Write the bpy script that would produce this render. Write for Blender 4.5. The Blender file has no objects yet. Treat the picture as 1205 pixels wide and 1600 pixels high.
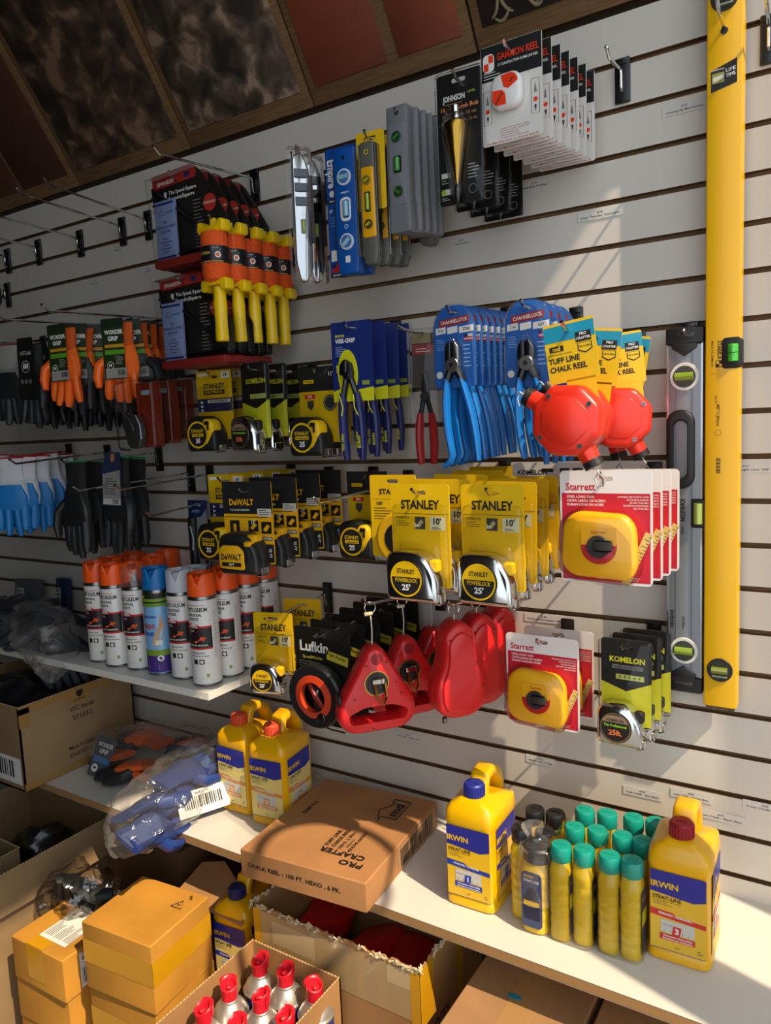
import bpy, bmesh, math, random
from mathutils import Vector, Matrix, noise
rnd = random.Random(7)
PI = math.pi
# ------------------------------------------------------------------ camera, sky, sun, exposure
FPX = 1164.94; YAW = .56925; PIT = .115416; ROLL = -.0443846
CAM = Vector((0, -1.39694, 1.59328))
def cam_axes():
    cy, sy = math.cos(YAW), math.sin(YAW)
    f = Vector((-sy*math.cos(PIT), cy*math.cos(PIT), -math.sin(PIT)))
    r = Vector((cy, sy, 0)); u = r.cross(f)
    c, s = math.cos(ROLL), math.sin(ROLL)
    return c*r+s*u, -s*r+c*u, f
AR, AU, AF = cam_axes()
scene = bpy.context.scene
cd = bpy.data.cameras.new('camera'); cam = bpy.data.objects.new('camera', cd); scene.collection.objects.link(cam)
cam.matrix_world = Matrix(((AR.x, AU.x, -AF.x, CAM.x), (AR.y, AU.y, -AF.y, CAM.y), (AR.z, AU.z, -AF.z, CAM.z), (0, 0, 0, 1)))
cd.sensor_fit = 'HORIZONTAL'; cd.sensor_width = 36; cd.lens = FPX/1205*36; cd.clip_start = .02
scene.camera = cam
w = bpy.data.worlds.new('sky'); scene.world = w; w.use_nodes = True
wn = w.node_tree; wn.nodes.clear()
wo = wn.nodes.new('ShaderNodeOutputWorld'); wb = wn.nodes.new('ShaderNodeBackground')
wb.inputs[0].default_value = (.84, .92, 1, 1); wb.inputs[1].default_value = 1.65
wn.links.new(wb.outputs[0], wo.inputs[0])
SUN = Vector((-3.1, 1, -3.98)).normalized()
sd = bpy.data.lights.new('sun', 'SUN'); sd.energy = 5.5; sd.color = (1, .81, .57); sd.angle = .009
so = bpy.data.objects.new('sun', sd); scene.collection.objects.link(so)
so.rotation_euler = SUN.to_track_quat('-Z', 'Y').to_euler()
so.location = (4, -3, 6)
vs = scene.view_settings; vs.view_transform = 'Standard'; vs.look = 'None'; vs.gamma = 1; vs.exposure = 0; vs.use_curve_mapping = False

# ------------------------------------------------------------------ pixel helpers (layout measured on the photograph)
def ray(px, py): return AF + (px-602.5)/FPX*AR - (py-800)/FPX*AU
def at(px, py, Y=0.):
    d = ray(px, py); return CAM + d*((Y-CAM.y)/d.y)
def hz(px, py, Z):
    d = ray(px, py); return CAM + d*((Z-CAM.z)/d.z)

# ------------------------------------------------------------------ materials
_m = {}
def lin(c): return c/12.92 if c <= .04045 else ((c+.055)/1.055)**2.4
def rgb(h):
    h = h.lstrip('#'); h = ''.join(c*2 for c in h) if len(h) == 3 else h; return tuple(lin(int(h[i:i+2], 16)/255) for i in (0, 2, 4))
def mat(hexc, rough=.5, metal=0, kind=None, coat=0, trans=0, emit=0):
    key = (hexc, rough, metal, kind, coat, trans)
    if key in _m: return _m[key]
    m = bpy.data.materials.new((kind or 'paint')+'_'+hexc.strip('#')); m.use_nodes = True
    nt = m.node_tree; b = nt.nodes['Principled BSDF']; c = (*rgb(hexc), 1)
    b.inputs['Base Color'].default_value = c; b.inputs['Roughness'].default_value = rough
    b.inputs['Metallic'].default_value = metal; b.inputs['Coat Weight'].default_value = coat
    b.inputs['Transmission Weight'].default_value = trans
    N = nt.nodes.new; L = nt.links.new
    def tc(): return N('ShaderNodeTexCoord').outputs['Object']
    def nz(scale, det=4, vec=None, dist=0):
        n = N('ShaderNodeTexNoise'); n.inputs['Scale'].default_value = scale; n.inputs['Detail'].default_value = det
        n.inputs['Distortion'].default_value = dist
        L(vec or tc(), n.inputs['Vector']); return n.outputs['Fac']
    def ramp(fac, stops):
        r = N('ShaderNodeValToRGB'); L(fac, r.inputs[0])
        e = r.color_ramp.elements
        while len(e) < len(stops): e.new(.5)
        for q, (p, col) in zip(e, stops): q.position = p; q.color = (*col, 1)
        return r.outputs[0]
    def bump(fac, s, d=.002):
        bp = N('ShaderNodeBump'); bp.inputs['Strength'].default_value = s; bp.inputs['Distance'].default_value = d
        L(fac, bp.inputs['Height']); L(bp.outputs[0], b.inputs['Normal'])
    def sc(c, k): return tuple(min(1, v*k) for v in c[:3])
    if kind == 'card_board':
        L(ramp(nz(9, 6), [(.3, sc(c, .86)), (.7, sc(c, 1.1))]), b.inputs['Base Color'])
        wv = N('ShaderNodeTexWave'); wv.inputs['Scale'].default_value = 110; wv.bands_direction = 'X'; L(tc(), wv.inputs[0])
        bump(wv.outputs['Fac'], .12, .0008)
    elif kind == 'wood':
        mp = N('ShaderNodeMapping'); mp.inputs['Scale'].default_value = (3, 40, 40); L(tc(), mp.inputs[0])
        L(ramp(nz(6, 6, mp.outputs[0]), [(.3, sc(c, .7)), (.7, sc(c, 1.2))]), b.inputs['Base Color'])
    elif kind == 'melamine':
        L(ramp(nz(2.2, 5), [(.35, sc(c, .955)), (.65, sc(c, 1.0))]), b.inputs['Base Color'])
        bump(nz(160, 2), .04, .0005)
    elif kind == 'marble':
        f = nz(16, 12, None, .5)
        L(ramp(f, [(.36, sc(c, .25)), (.47, sc(c, .7)), (.54, sc(c, 1.2)), (.64, sc(c, 3.2))]), b.inputs['Base Color'])
    elif kind == 'rust':
        L(ramp(nz(4, 8, None, .6), [(.3, sc(c, .62)), (.7, sc(c, 1.25))]), b.inputs['Base Color'])
    elif kind == 'knit':
        v = N('ShaderNodeTexVoronoi'); v.inputs['Scale'].default_value = 420; L(tc(), v.inputs['Vector'])
        bump(v.outputs['Distance'], .5, .0012)
    elif kind == 'grit':
        bump(nz(500, 3), .3, .0006)
    elif kind == 'mottle':
        L(ramp(nz(30, 4), [(.35, sc(c, .8)), (.65, sc(c, 1.1))]), b.inputs['Base Color'])
    elif kind == 'yarn':
        wv = N('ShaderNodeTexWave'); wv.inputs['Scale'].default_value = 190; wv.bands_direction = 'Z'
        wv.inputs['Distortion'].default_value = 2; L(tc(), wv.inputs[0])
        L(ramp(wv.outputs['Fac'], [(.2, sc(c, .6)), (.6, sc(c, 1.05))]), b.inputs['Base Color']); bump(wv.outputs['Fac'], .5, .0012)
    elif kind == 'brass':
        mp = N('ShaderNodeMapping'); mp.inputs['Scale'].default_value = (1, 1, 60); L(tc(), mp.inputs[0])
        bump(nz(12, 2, mp.outputs[0]), .1, .001)
    elif kind in ('clear', 'film', 'haze'):
        tr = N('ShaderNodeBsdfTransparent'); gl = N('ShaderNodeBsdfGlossy'); mx = N('ShaderNodeMixShader')
        gl.inputs['Roughness'].default_value = rough; lw = N('ShaderNodeLayerWeight'); lw.inputs[0].default_value = .16 if kind == 'clear' else .28
        tr.inputs[0].default_value = (*(.93+.07*v for v in c[:3]), 1)
        mth = N('ShaderNodeMath'); mth.operation = 'MULTIPLY_ADD'
        mth.inputs[1].default_value = .75 if kind == 'clear' else .3; mth.inputs[2].default_value = {'clear': .02, 'film': .085, 'haze': .2}[kind]
        L(lw.outputs['Fresnel'], mth.inputs[0]); L(mth.outputs[0], mx.inputs[0]); L(tr.outputs[0], mx.inputs[1])
        if kind == 'clear': L(gl.outputs[0], mx.inputs[2])
        else:
            df = N('ShaderNodeBsdfDiffuse'); df.inputs[0].default_value = c; m2 = N('ShaderNodeMixShader'); m2.inputs[0].default_value = .6
            L(df.outputs[0], m2.inputs[1]); L(gl.outputs[0], m2.inputs[2]); L(m2.outputs[0], mx.inputs[2])
            bp = N('ShaderNodeBump'); bp.inputs['Strength'].default_value = .6; bp.inputs['Distance'].default_value = .006
            L(nz(38, 3, None, 1), bp.inputs['Height'])
            for q in (gl, df): L(bp.outputs[0], q.inputs['Normal'])
        o = [n for n in nt.nodes if n.type == 'OUTPUT_MATERIAL'][0]; L(mx.outputs[0], o.inputs[0])
    _m[key] = m; return m
CHROME = mat('#d8d8d8', .12, 1); STEEL = mat('#8c8c8a', .32, 1); DSTEEL = mat('#4a4a4c', .35, 1); BLK = mat('#101010', .5)
WHT = mat('#e8e6e0', .5); CLEAR = mat('#ffffff', .06, kind='clear'); FILM = mat('#e4e0d8', .12, kind='film'); HAZE = mat('#cfcac2', .2, kind='haze')
INK = mat('#141414', .6)

# ------------------------------------------------------------------ mesh builder
_txt = {}
def text_mesh(s, size, align, bold):
    k = (s, size, align, bold)
    if k in _txt: return _txt[k]
    cu = bpy.data.curves.new('t', 'FONT'); cu.body = s; cu.size = size; cu.align_x = align; cu.align_y = 'CENTER'
    cu.offset = size*.011*bold; cu.resolution_u = 2
    ob = bpy.data.objects.new('t', cu); me = ob.to_mesh()
    v = [tuple(p.co) for p in me.vertices]; f = [tuple(p.vertices) for p in me.polygons]
    ob.to_mesh_clear(); bpy.data.objects.remove(ob); bpy.data.curves.remove(cu)
    _txt[k] = (v, f); return _txt[k]
def rr(w, h, r=.004, cx=0, cz=0, n=4):
    """rounded rectangle outline, counter-clockwise; r may be four radii (tr, tl, bl, br)"""
    if not isinstance(r, (tuple, list)): r = (r,)*4
    out = []
    for i, (sx, sz) in enumerate(((1, 1), (-1, 1), (-1, -1), (1, -1))):
        q = max(r[i], 1e-5)
        for j in range(n+1):
            a = PI/2*i + PI/2*j/n
            out.append((cx+sx*(w/2-q)+q*math.cos(a), cz+sz*(h/2-q)+q*math.sin(a)))
    return out
def rpoly(pts, r, n=4):
    out = []
    N = len(pts)
    for i, p in enumerate(pts):
        a, b, c = Vector(pts[i-1]), Vector(p), Vector(pts[(i+1) % N])
        q = r[i] if isinstance(r, (tuple, list)) else r
        q = min(q, (a-b).length*.48, (c-b).length*.48)
        A, C_ = b+(a-b).normalized()*q, b+(c-b).normalized()*q
        for j in range(n+1):
            t = j/n; v = A*(1-t)**2 + b*2*t*(1-t) + C_*t*t; out.append((v.x, v.y))
    return out
def circ(r, cx=0, cz=0, n=24, rz=None): return [(cx+r*math.cos(2*PI*i/n), cz+(rz or r)*math.sin(2*PI*i/n)) for i in range(n)]
def slot(w=.024, h=.007): return rr(w, h, h/2-.0002)
class MB:
    def __init__(s): s.bm = bmesh.new(); s.mats = []; s.T = Matrix(); s.fn = None
    def mi(s, m):
        if m not in s.mats: s.mats.append(m)
        return s.mats.index(m)
    def v(s, p):
        p = s.T @ Vector(p)
        if s.fn: p = s.fn(p)
        return s.bm.verts.new(p)
    def faces(s, vs_, fs, m):
        i = s.mi(m)
        for f in fs:
            try: q = s.bm.faces.new([vs_[k] for k in f]); q.material_index = i
            except ValueError: pass
    def raw(s, vs_, fs, m): s.faces([s.v(p) for p in vs_], fs, m)
    def loft(s, rings, m, cap=True, closed=False, mats=None):
        """rings: lists of equal length of 3d points"""
        n = len(rings[0]); R = [[s.v(p) for p in r] for r in rings]
        K = len(R)
        for k in range(K if closed else K-1):
            a, b = R[k], R[(k+1) % K]; i = s.mi(mats[k] if mats else m)
            for j in range(n):
                try: f = s.bm.faces.new((a[j], a[(j+1) % n], b[(j+1) % n], b[j])); f.material_index = i
                except ValueError: pass
        if cap and not closed:
            for r, q in ((R[0], 0), (R[-1], -1)):
                f = s.bm.faces.new(r); f.material_index = s.mi(mats[q] if mats else m)
    def box(s, c, d, m, b=0.):
        x, y, z = d[0]/2, d[1]/2, d[2]/2; b = min(b, x*.9, y*.9, z*.9)
        rb = b if b else 0
        def ring(zz, ins):
            if not b: return [(c[0]+i*x, c[1]+j*y, c[2]+zz) for i, j in ((1, 1), (-1, 1), (-1, -1), (1, -1))]
            return [(c[0]+p[0], c[1]+p[1], c[2]+zz) for p in rr(2*(x-ins), 2*(y-ins), rb, n=2)]
        s.loft([ring(-z, b), ring(-z+b, 0), ring(z-b, 0), ring(z, b)] if b else [ring(-z, 0), ring(z, 0)], m)
    def prism(s, pts, y0, y1, m, b=0., front=None, bb=None):
        """outline in XZ, extruded from front y0 to back y1, bevel b at the front, bb at the back"""
        if bb is None: bb = b
        cx = sum(p[0] for p in pts)/len(pts); cz = sum(p[1] for p in pts)/len(pts)
        ex = max(abs(p[0]-cx) for p in pts); ez = max(abs(p[1]-cz) for p in pts)
        def ring(y, i): return [(cx+(p[0]-cx)*(1-i/ex), y, cz+(p[1]-cz)*(1-i/ez)) for p in pts]
        rs = []
        if b: rs += [ring(y0, b), ring(y0+b*.35, b*.35)]
        rs += [ring(y0+b, 0), ring(y1-bb, 0)]
        if bb: rs += [ring(y1-bb*.35, bb*.35), ring(y1, bb)]
        s.loft(rs, m, mats=[front or m]+[m]*len(rs) if front else None)
    def plate(s, outer, hole, y0, y1, m, b=0., hc=(0, 0)):
        """plate with a hole; both outlines star-shaped about hc"""
        def hit(poly, a):
            d = Vector((math.cos(a), math.sin(a))); best = None
            for i in range(len(poly)):
                p, q = Vector(poly[i-1])-Vector(hc), Vector(poly[i])-Vector(hc)
                e = q-p; den = d.x*e.y-d.y*e.x
                if abs(den) < 1e-12: continue
                t = (p.x*e.y-p.y*e.x)/den; u = (p.x*d.y-p.y*d.x)/den
                if t > 0 and -1e-6 <= u <= 1+1e-6: best = t if best is None else max(best, t)
            return (hc[0]+d.x*(best or 0), hc[1]+d.y*(best or 0))
        A = sorted(set([round(math.atan2(p[1]-hc[1], p[0]-hc[0]), 4) for p in list(outer)+list(hole)]))
        O = [hit(outer, a) for a in A]; H = [hit(hole, a) for a in A]
        cx = sum(p[0] for p in O)/len(O); cz = sum(p[1] for p in O)/len(O)
        ex = max(abs(p[0]-cx) for p in O); ez = max(abs(p[1]-cz) for p in O)
        def ring(P_, y, i=0, sg=1): return [(cx+(p[0]-cx)*(1-i/ex), y, cz+(p[1]-cz)*(1-i/ez)) for p in P_]
        def hr(y, i): return [(hc[0]+(p[0]-hc[0])*(1+i/ex), y, hc[1]+(p[1]-hc[1])*(1+i/ez)) for p in H]
        rs = [hr(y0, b), ring(O, y0, b)]
        if b: rs += [ring(O, y0+b*.35, b*.35), ring(O, y0+b, 0), ring(O, y1-b, 0), ring(O, y1-b*.35, b*.35)]
        rs += [ring(O, y1, b), hr(y1, b)]
        if b: rs += [hr(y1-b, 0), hr(y0+b, 0)]
        s.loft(rs, m, closed=True)
    def lathe(s, prof, m, seg=20, c=(0, 0, 0), axis='z', mats=None, cap=True):
        def P_(r, h, a):
            x, y = r*math.cos(a), r*math.sin(a)
            return {'z': (c[0]+x, c[1]+y, c[2]+h), 'y': (c[0]+x, c[1]+h, c[2]+y), 'x': (c[0]+h, c[1]+x, c[2]+y)}[axis]
        s.loft([[P_(max(r, 1e-5), h, 2*PI*i/seg) for i in range(seg)] for r, h in prof], m, mats=mats, cap=cap)
    def cyl(s, r, h0, h1, m, c=(0, 0, 0), axis='z', seg=20, b=0.):
        s.lathe([(r-b, h0), (r, h0+b), (r, h1-b), (r-b, h1)] if b else [(r, h0), (r, h1)], m, seg, c, axis)
    def tube(s, pts, r, m, seg=8, cap=True, closed=False, flat=1.):
        pts = [Vector(p) for p in pts]; n = len(pts); rs = []
        up = Vector((.013, .02, 1)).normalized()
        for i, p in enumerate(pts):
            d = (pts[(i+1) % n]-pts[i-1]) if closed else (pts[min(i+1, n-1)]-pts[max(i-1, 0)])
            d.normalize(); a = d.cross(up)
            if a.length < .05: a = d.cross(Vector((1, 0, .01)))
            a.normalize(); b = a.cross(d).normalized(); up = b
            q = r[i] if isinstance(r, (list, tuple)) else r
            rs.append([p+a*q*math.cos(2*PI*j/seg)+b*q*flat*math.sin(2*PI*j/seg) for j in range(seg)])
        s.loft(rs, m, cap=cap, closed=closed)
    def rect(s, x0, z0, x1, z1, m, y, nx=1):
        for i in range(nx):
            a = x0+(x1-x0)*i/nx; b = x0+(x1-x0)*(i+1)/nx
            s.raw([(a, y, z0), (b, y, z0), (b, y, z1), (a, y, z1)], [(0, 1, 2, 3)], m)
    def poly(s, pts, m, y): s.raw([(p[0], y, p[1]) for p in pts], [tuple(range(len(pts)))], m)
    def ring(s, r0, r1, cx, cz, m, y, n=28):
        P_ = [(cx+r*math.cos(2*PI*i/n), y, cz+r*math.sin(2*PI*i/n)) for r in (r0, r1) for i in range(n)]
        s.raw(P_, [(i, (i+1) % n, n+(i+1) % n, n+i) for i in range(n)], m)
    def text(s, t, x, z, size, m, y, align='CENTER', bold=1, rot=0., sx=1., w=None):
        vs_, fs = text_mesh(t, size, align, bold)
        if w and vs_:
            ww = max(p[0] for p in vs_)-min(p[0] for p in vs_); sx = w/max(ww, 1e-6)
        c, sn = math.cos(rot), math.sin(rot)
        s.raw([(x+p[0]*sx*c-p[1]*sn, y, z+p[0]*sx*sn+p[1]*c) for p in vs_], fs, m)
    def lines(s, x, z, w, n, dz, m, y, h=.0012, seed=1):
        r = random.Random(seed)
        for i in range(n): s.rect(x, z-i*dz-h, x+w*r.uniform(.6, 1), z-i*dz, m, y)
    def bars(s, x, z, w, h, m, y, bg=None, seed=3, n=18):
        r = random.Random(seed)
        if bg: s.rect(x-w*.06, z-h*.1, x+w*1.06, z+h*1.15, bg, y+.00015)
        for i in range(n): s.rect(x+w*i/n, z, x+w*(i+r.uniform(.25, .75))/n, z+h, m, y)
    def frame(s, o, xd, zd):
        xd = Vector(xd).normalized(); zd = Vector(zd).normalized(); yd = zd.cross(xd)
        o = Vector(o); s.T = Matrix(((xd.x, yd.x, zd.x, o.x), (xd.y, yd.y, zd.y, o.y), (xd.z, yd.z, zd.z, o.z), (0, 0, 0, 1)))
    def build(s, name, parent=None, loc=(0, 0, 0), rot=(0, 0, 0), smooth=True, recalc=True):
        bm = s.bm
        if recalc: bmesh.ops.recalc_face_normals(bm, faces=bm.faces)
        if smooth:
            for f in bm.faces: f.smooth = True
            for e in bm.edges:
                if len(e.link_faces) == 2 and e.calc_face_angle(0) > .62: e.smooth = False
        me = bpy.data.meshes.new(name); bm.to_mesh(me); bm.free()
        for m in s.mats: me.materials.append(m)
        o = bpy.data.objects.new(name, me); scene.collection.objects.link(o)
        o.parent = parent; o.location = loc; o.rotation_euler = rot
        return o
def thing(name, label, cat, loc=(0, 0, 0), rot=(0, 0, 0), group=None):
    o = bpy.data.objects.new(name, None); scene.collection.objects.link(o); o.empty_display_size = .02
    o.location = loc; o.rotation_euler = rot if isinstance(rot, (tuple, list)) else (0, 0, rot)
    return tag(o, label, cat, group)
def tag(o, label, cat, group=None, kind=None):
    o['label'] = label; o['category'] = cat
    if group: o['group'] = group
    if kind: o['kind'] = kind
    return o
def struct(o): o['kind'] = 'structure'; return o
def copy_tree(o, parent=None):
    c = o.copy(); scene.collection.objects.link(c)
    if parent: c.parent = parent
    for ch in list(o.children): copy_tree(ch, c)
    return c
ORD = ['frontmost', 'second from the front', 'third from the front', 'fourth from the front', 'fifth from the front', 'sixth from the front', 'seventh from the front', 'eighth from the front']
def row(o, n, front, yf, back, yb, fmt, group, yaw=0., jit=.03, zj=0., cat=None, roll=0., pitch=0.):
    """n copies of o hung one behind the other along one hook; front/back = photo pixels of the hanging point"""
    A = Vector(at(*front, yf)) if len(front) == 2 else Vector(front); B = Vector(at(*back, yb)) if len(back) == 2 else Vector(back)
    out = []
    for i in range(n):
        t = i/max(1, n-1); c = o if i == 0 else copy_tree(o)
        c.location = A.lerp(B, t) + Vector((0, 0, rnd.uniform(-zj, zj) if i else 0))
        yw = yaw[i % len(yaw)] if isinstance(yaw, (list, tuple)) else yaw
        rl = roll[i % len(roll)] if isinstance(roll, (list, tuple)) else roll
        c.rotation_euler = (pitch, rl+(rnd.uniform(-jit, jit)*.5 if i else 0), yw+(rnd.uniform(-jit, jit) if i else 0))
        c['label'] = fmt.replace('#', 'backmost' if i == n-1 and n > 2 else ('rear one' if n == 2 and i else ('front one' if n == 2 else ORD[i])))
        c['group'] = group
        out.append(c)
    return out
hook_n = 0
def hook(root, label, tip=None, L=None, plate=True, r=.0028, bead=True, Y=None, X=None, Z=None):
    """chrome slatwall hook: root = pixel on the wall, L = reach"""
    P0 = Vector(at(*root, 0)) if root else Vector((X, 0, Z))
    t = thing('display_hook', label, 'hook', (P0.x, 0, P0.z), 0, 'chrome slatwall hooks')
    m = MB(); m.box((0, -.0042, -.012), (.026, .006, .074), DSTEEL, .0015); m.box((0, -.0082, .018), (.02, .004, .01), DSTEEL, .001); m.build('backplate', t)
    m = MB(); dx = 0; dz = 0
    if tip is not None:
        q = Vector(at(*tip, -L)); dx = q.x-P0.x; dz = q.z-P0.z
    e = Vector((dx, -L, dz)); s0 = Vector((0, -.009, 0))
    pts = [Vector((0, -.009, -.03)), Vector((0, -.014, -.027)), Vector((0, -.015, -.006)), Vector((0, -.017, .001))]
    b = e - Vector((0, -.016, .012))
    pts += [Vector((0, -.022, .002)).lerp(b, k) for k in (.0, .35, .7, 1)] + [e]
    m.tube(pts, r, CHROME, 8); m.lathe([(.0, -.004), (r*1.1, -.002), (r*1.1, .002), (0, .004)], CHROME, 8, tuple(e), 'y')
    m.build('rod', t)
    return t

# ------------------------------------------------------------------ the setting
Z0 = 2.2; PITCH = .0762; TOPZ = 2.281
WM = mat('#d6cfc4', .42, kind='melamine'); MDF = mat('#7a5a38', .8, kind='wood')
m = MB()
m.box((-1.2, .022, 1.14), (4.1, .018, 2.282), MDF)
edges = [Z0 - k*PITCH for k in range(0, 27)]
zz = [TOPZ] + edges
tops = [TOPZ] + [z-.0048 for z in edges]; bots = [z+.0048 for z in edges] + [.1]
for a, b in zip(tops, bots):
    x0, x1 = -3.25, .85; f = 0.; bk = .013
    m.raw([(x0, f, b), (x1, f, b), (x1, f, a), (x0, f, a)], [(0, 1, 2, 3)], WM)
    m.raw([(x0, f, b), (x1, f, b), (x1, bk, b), (x0, bk, b)], [(0, 1, 2, 3)], MDF)
    m.raw([(x0, f, a), (x1, f, a), (x1, bk, a), (x0, bk, a)], [(0, 1, 2, 3)], MDF)
struct(m.build('wall_back', smooth=False, recalc=False))
m = MB(); m.box((-1, -2.5, -.05), (9, 7, .1), mat('#7c7a78', .9, kind='mottle')); struct(m.build('floor', smooth=False))
m = MB(); m.box((-3.27, -1.2, 1.6), (.04, 2.6, 3.2), mat('#55504a', .8)); struct(m.build('shade_wall_left', smooth=False))  # unseen end wall, put here to keep the left side dim
# sloping ceiling above the slatwall: rises towards the aisle
SL = math.radians(57); sd_ = Vector((0, -math.cos(SL), math.sin(SL))); sn_ = Vector((0, -math.sin(SL), -math.cos(SL)))
m = MB(); m.frame((-3.3, .012, TOPZ+.004), (1, 0, 0), sd_)
m.box((1.64, .03, 0.47), (3.28, .02, .97), mat('#4a3826', .8, kind='wood')); struct(m.build('ceiling', smooth=False))
# unseen wall added at the right, its opening shaped to give the sun patches
m = MB(); WR = mat('#a89f90', .8)
def slab(pts):
    m.raw([(.75, y, z) for y, z in pts]+[(.79, y, z) for y, z in pts], [tuple(range(len(pts))), tuple(range(len(pts), 2*len(pts)))]+[(i, (i+1) % len(pts), len(pts)+(i+1) % len(pts), len(pts)+i) for i in range(len(pts))], WR)
slab([(.1, 0), (-.306, 0), (-.306, 3.505), (-.306, 5.2), (.1, 5.2)])
slab([(-.306, 3.505), (-.65, 3.505), (-.85, 3.56), (-1.05, 3.66), (-1.3, 3.62), (-3.2, 3.9), (-3.2, 5.2), (-.306, 5.2)])
slab([(-.498, 0), (-.629, 0), (-.629, 2.24), (-.498, 2.24)])  # unseen post added to cast the shade band on the shelf
struct(m.build('sun_mask_right', smooth=False))
m = MB(); m.box((-1.95, -1.95, 1.55), (2.7, .05, 3.1), mat('#4a4640', .8)); struct(m.build('shade_wall_front', smooth=False))  # unseen blocker added behind the camera to darken the left half
m = MB(); m.box((-1.68, -1.75, 3.09), (3.24, 2.55, .03), mat('#3c342c', .8)); struct(m.build('shade_roof', smooth=False))  # unseen dark roof added to cut sky light from above
# shelves
SHM = mat('#d9d5cc', .35, kind='melamine'); CHIP = mat('#a07a4a', .85, kind='grit')
def shelf(x0, x1, depth, z, th, label):
    m = MB(); m.box(((x0+x1)/2, -depth/2, z-th/2), (x1-x0, depth-.0, th-.001), CHIP)
    m.box(((x0+x1)/2, -depth/2, z-.0006), (x1-x0, depth, .0012), SHM); m.box(((x0+x1)/2, -depth/2, z-th+.0006), (x1-x0, depth, .0012), SHM)
    o = m.build('shelf_board', smooth=False); return o
LSZ = .711
o = tag(shelf(-3.2, .7, .335, LSZ, .019, ''), 'long white lower shelf board with raw chipboard front edge', 'shelf')
USZ = 1.03
m = MB(); q = Vector((-1.2, 0, USZ)); m.box(((-3.2-1.19)/2, -.145, USZ-.009), (2.01, .286, .018), SHM, .001)
o = tag(m.build('shelf_board'), 'short white upper shelf board carrying the spray cans', 'shelf')
for x, y in ((-1.32, -.2), (-2.2, -.2)):
    m = MB(); m.box((x, -.1, USZ-.0245), (.012, .2, .013), WHT, .001); m.tube([(x, -.2, USZ-.025), (x, -.215, USZ-.03), (x, -.215, USZ-.045)], .003, CHROME)
    tag(m.build('shelf_bracket'), 'slim shelf bracket under the upper shelf, %s' % ('near its right end' if x > -2 else 'far left'), 'bracket')
# ------------------------------------------------------------------ sample boards fixed to the sloping ceiling
def board(x0, x1, kind, hexc, label, split=None, orn=False):
    t = thing('sample_board', label, 'board', (0, 0, 0), 0, 'sample boards on the sloping ceiling')
    F = ((x0, .0, TOPZ+.01), (1, 0, 0), sd_)
    m = MB(); m.frame(*F); wd = x1-x0-.006
    m.box((wd/2, .0, .455), (wd, .012, .9), mat('#745533', .8, kind='wood'), .001); m.build('backing_board', t)
    m = MB(); m.frame(*F); g = mat(hexc, .6, kind=kind); b = .018
    for a, c in (split or [(0, 1)]):
        A = b+(wd-2*b)*a; C = b+(wd-2*b)*c
        m.box(((A+C)/2, -.0075, .47), (C-A, .003, .86), g, .001)
    m.build('sample_sheet', t)
    if orn:
        m = MB(); m.frame(*F); cr = mat('#8d7c5c', .7)
        def qd(a, b, c): return [tuple((1-u)**2*a[i]+2*u*(1-u)*b[i]+u*u*c[i] for i in (0, 1)) for u in [j/9 for j in range(10)]]
        def sw(pts, r=.003): m.tube([(p[0], -.0095, p[1]) for p in pts], [r*(.5+.5*math.sin(PI*(i+.5)/len(pts))) for i in range(len(pts))], cr, 5)
        for r_ in range(5):
            for c_ in range(4):
                ox, oz = .06+c_*.065, .07+r_*.1
                k = (r_+c_) % 2*2-1
                if k > 0: sw([(ox+.02*math.cos(a)*(1-.1*a), oz+.02*math.sin(a)) for a in [i*.25 for i in range(22)]])
                else:
                    sw(qd((ox-.02, oz-.02), (ox-.002, oz-.015), (ox, oz+.03))); sw(qd((ox+.022, oz-.02), (ox+.002, oz-.015), (ox, oz+.03)))
                sw(qd((ox-.014, oz-.012+k*.01), (ox, oz-.04), (ox+.016, oz-.012)))
        m.build('scroll_pattern', t)
bx = [at(*q).x for q in ((-60, 345), (130, 290), (303, 228), (497, 176), (752, 98), (1000, 20))]
board(bx[0], bx[1], 'rust', '#4c2c1c', 'dark brown ceiling board with a reddish stripe, farthest left', [(0, .3), (.36, .62), (.64, 1)])
board(bx[1], bx[2], 'marble', '#4a382a', 'dark marbled ceiling board, left one of the marbled pair')
board(bx[2], bx[3], 'marble', '#5a4a3c', 'lighter grey brown marbled ceiling board, right one of the marbled pair')
board(bx[3], bx[4], 'rust', '#7c3a20', 'rust red leather-look board on the sloping ceiling, in two strips', [(0, .52), (.60, 1)])
board(bx[4], -.03, 'rust', '#1f140e', 'near black ceiling board painted with cream scroll ornament', orn=True)

# ------------------------------------------------------------------ common bits of packaging
YEL = mat('#e3b600', .45); YEL2 = mat('#e8a800', .45); NAVY = mat('#1c2766', .45); RED = mat('#c8181c', .35); ORG = mat('#f05a14', .45)
def card(t, w, h, m_, top=.012, th=.0012, r=.004, hole=True, name='card', prints=None, cx=0, y=0):
    """hang card: hole at the origin, card from z=+top down"""
    m = MB(); o = rr(w, h, r, cx, top-h/2)
    if hole: m.plate(o, slot(), y, y+th, m_)
    else: m.prism(o, y, y+th, m_)
    if prints: prints(m, y-.0003)
    return m.build(name, t)
def blister(t, w, h, d, cx=0, cz=0, r=.006, name='clear_blister', y=0, b=.004, m_=None):
    m = MB(); m.prism(rr(w, h, r, cx, cz), y-d, y, m_ or CLEAR, b, bb=0); return m.build(name, t)

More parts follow.
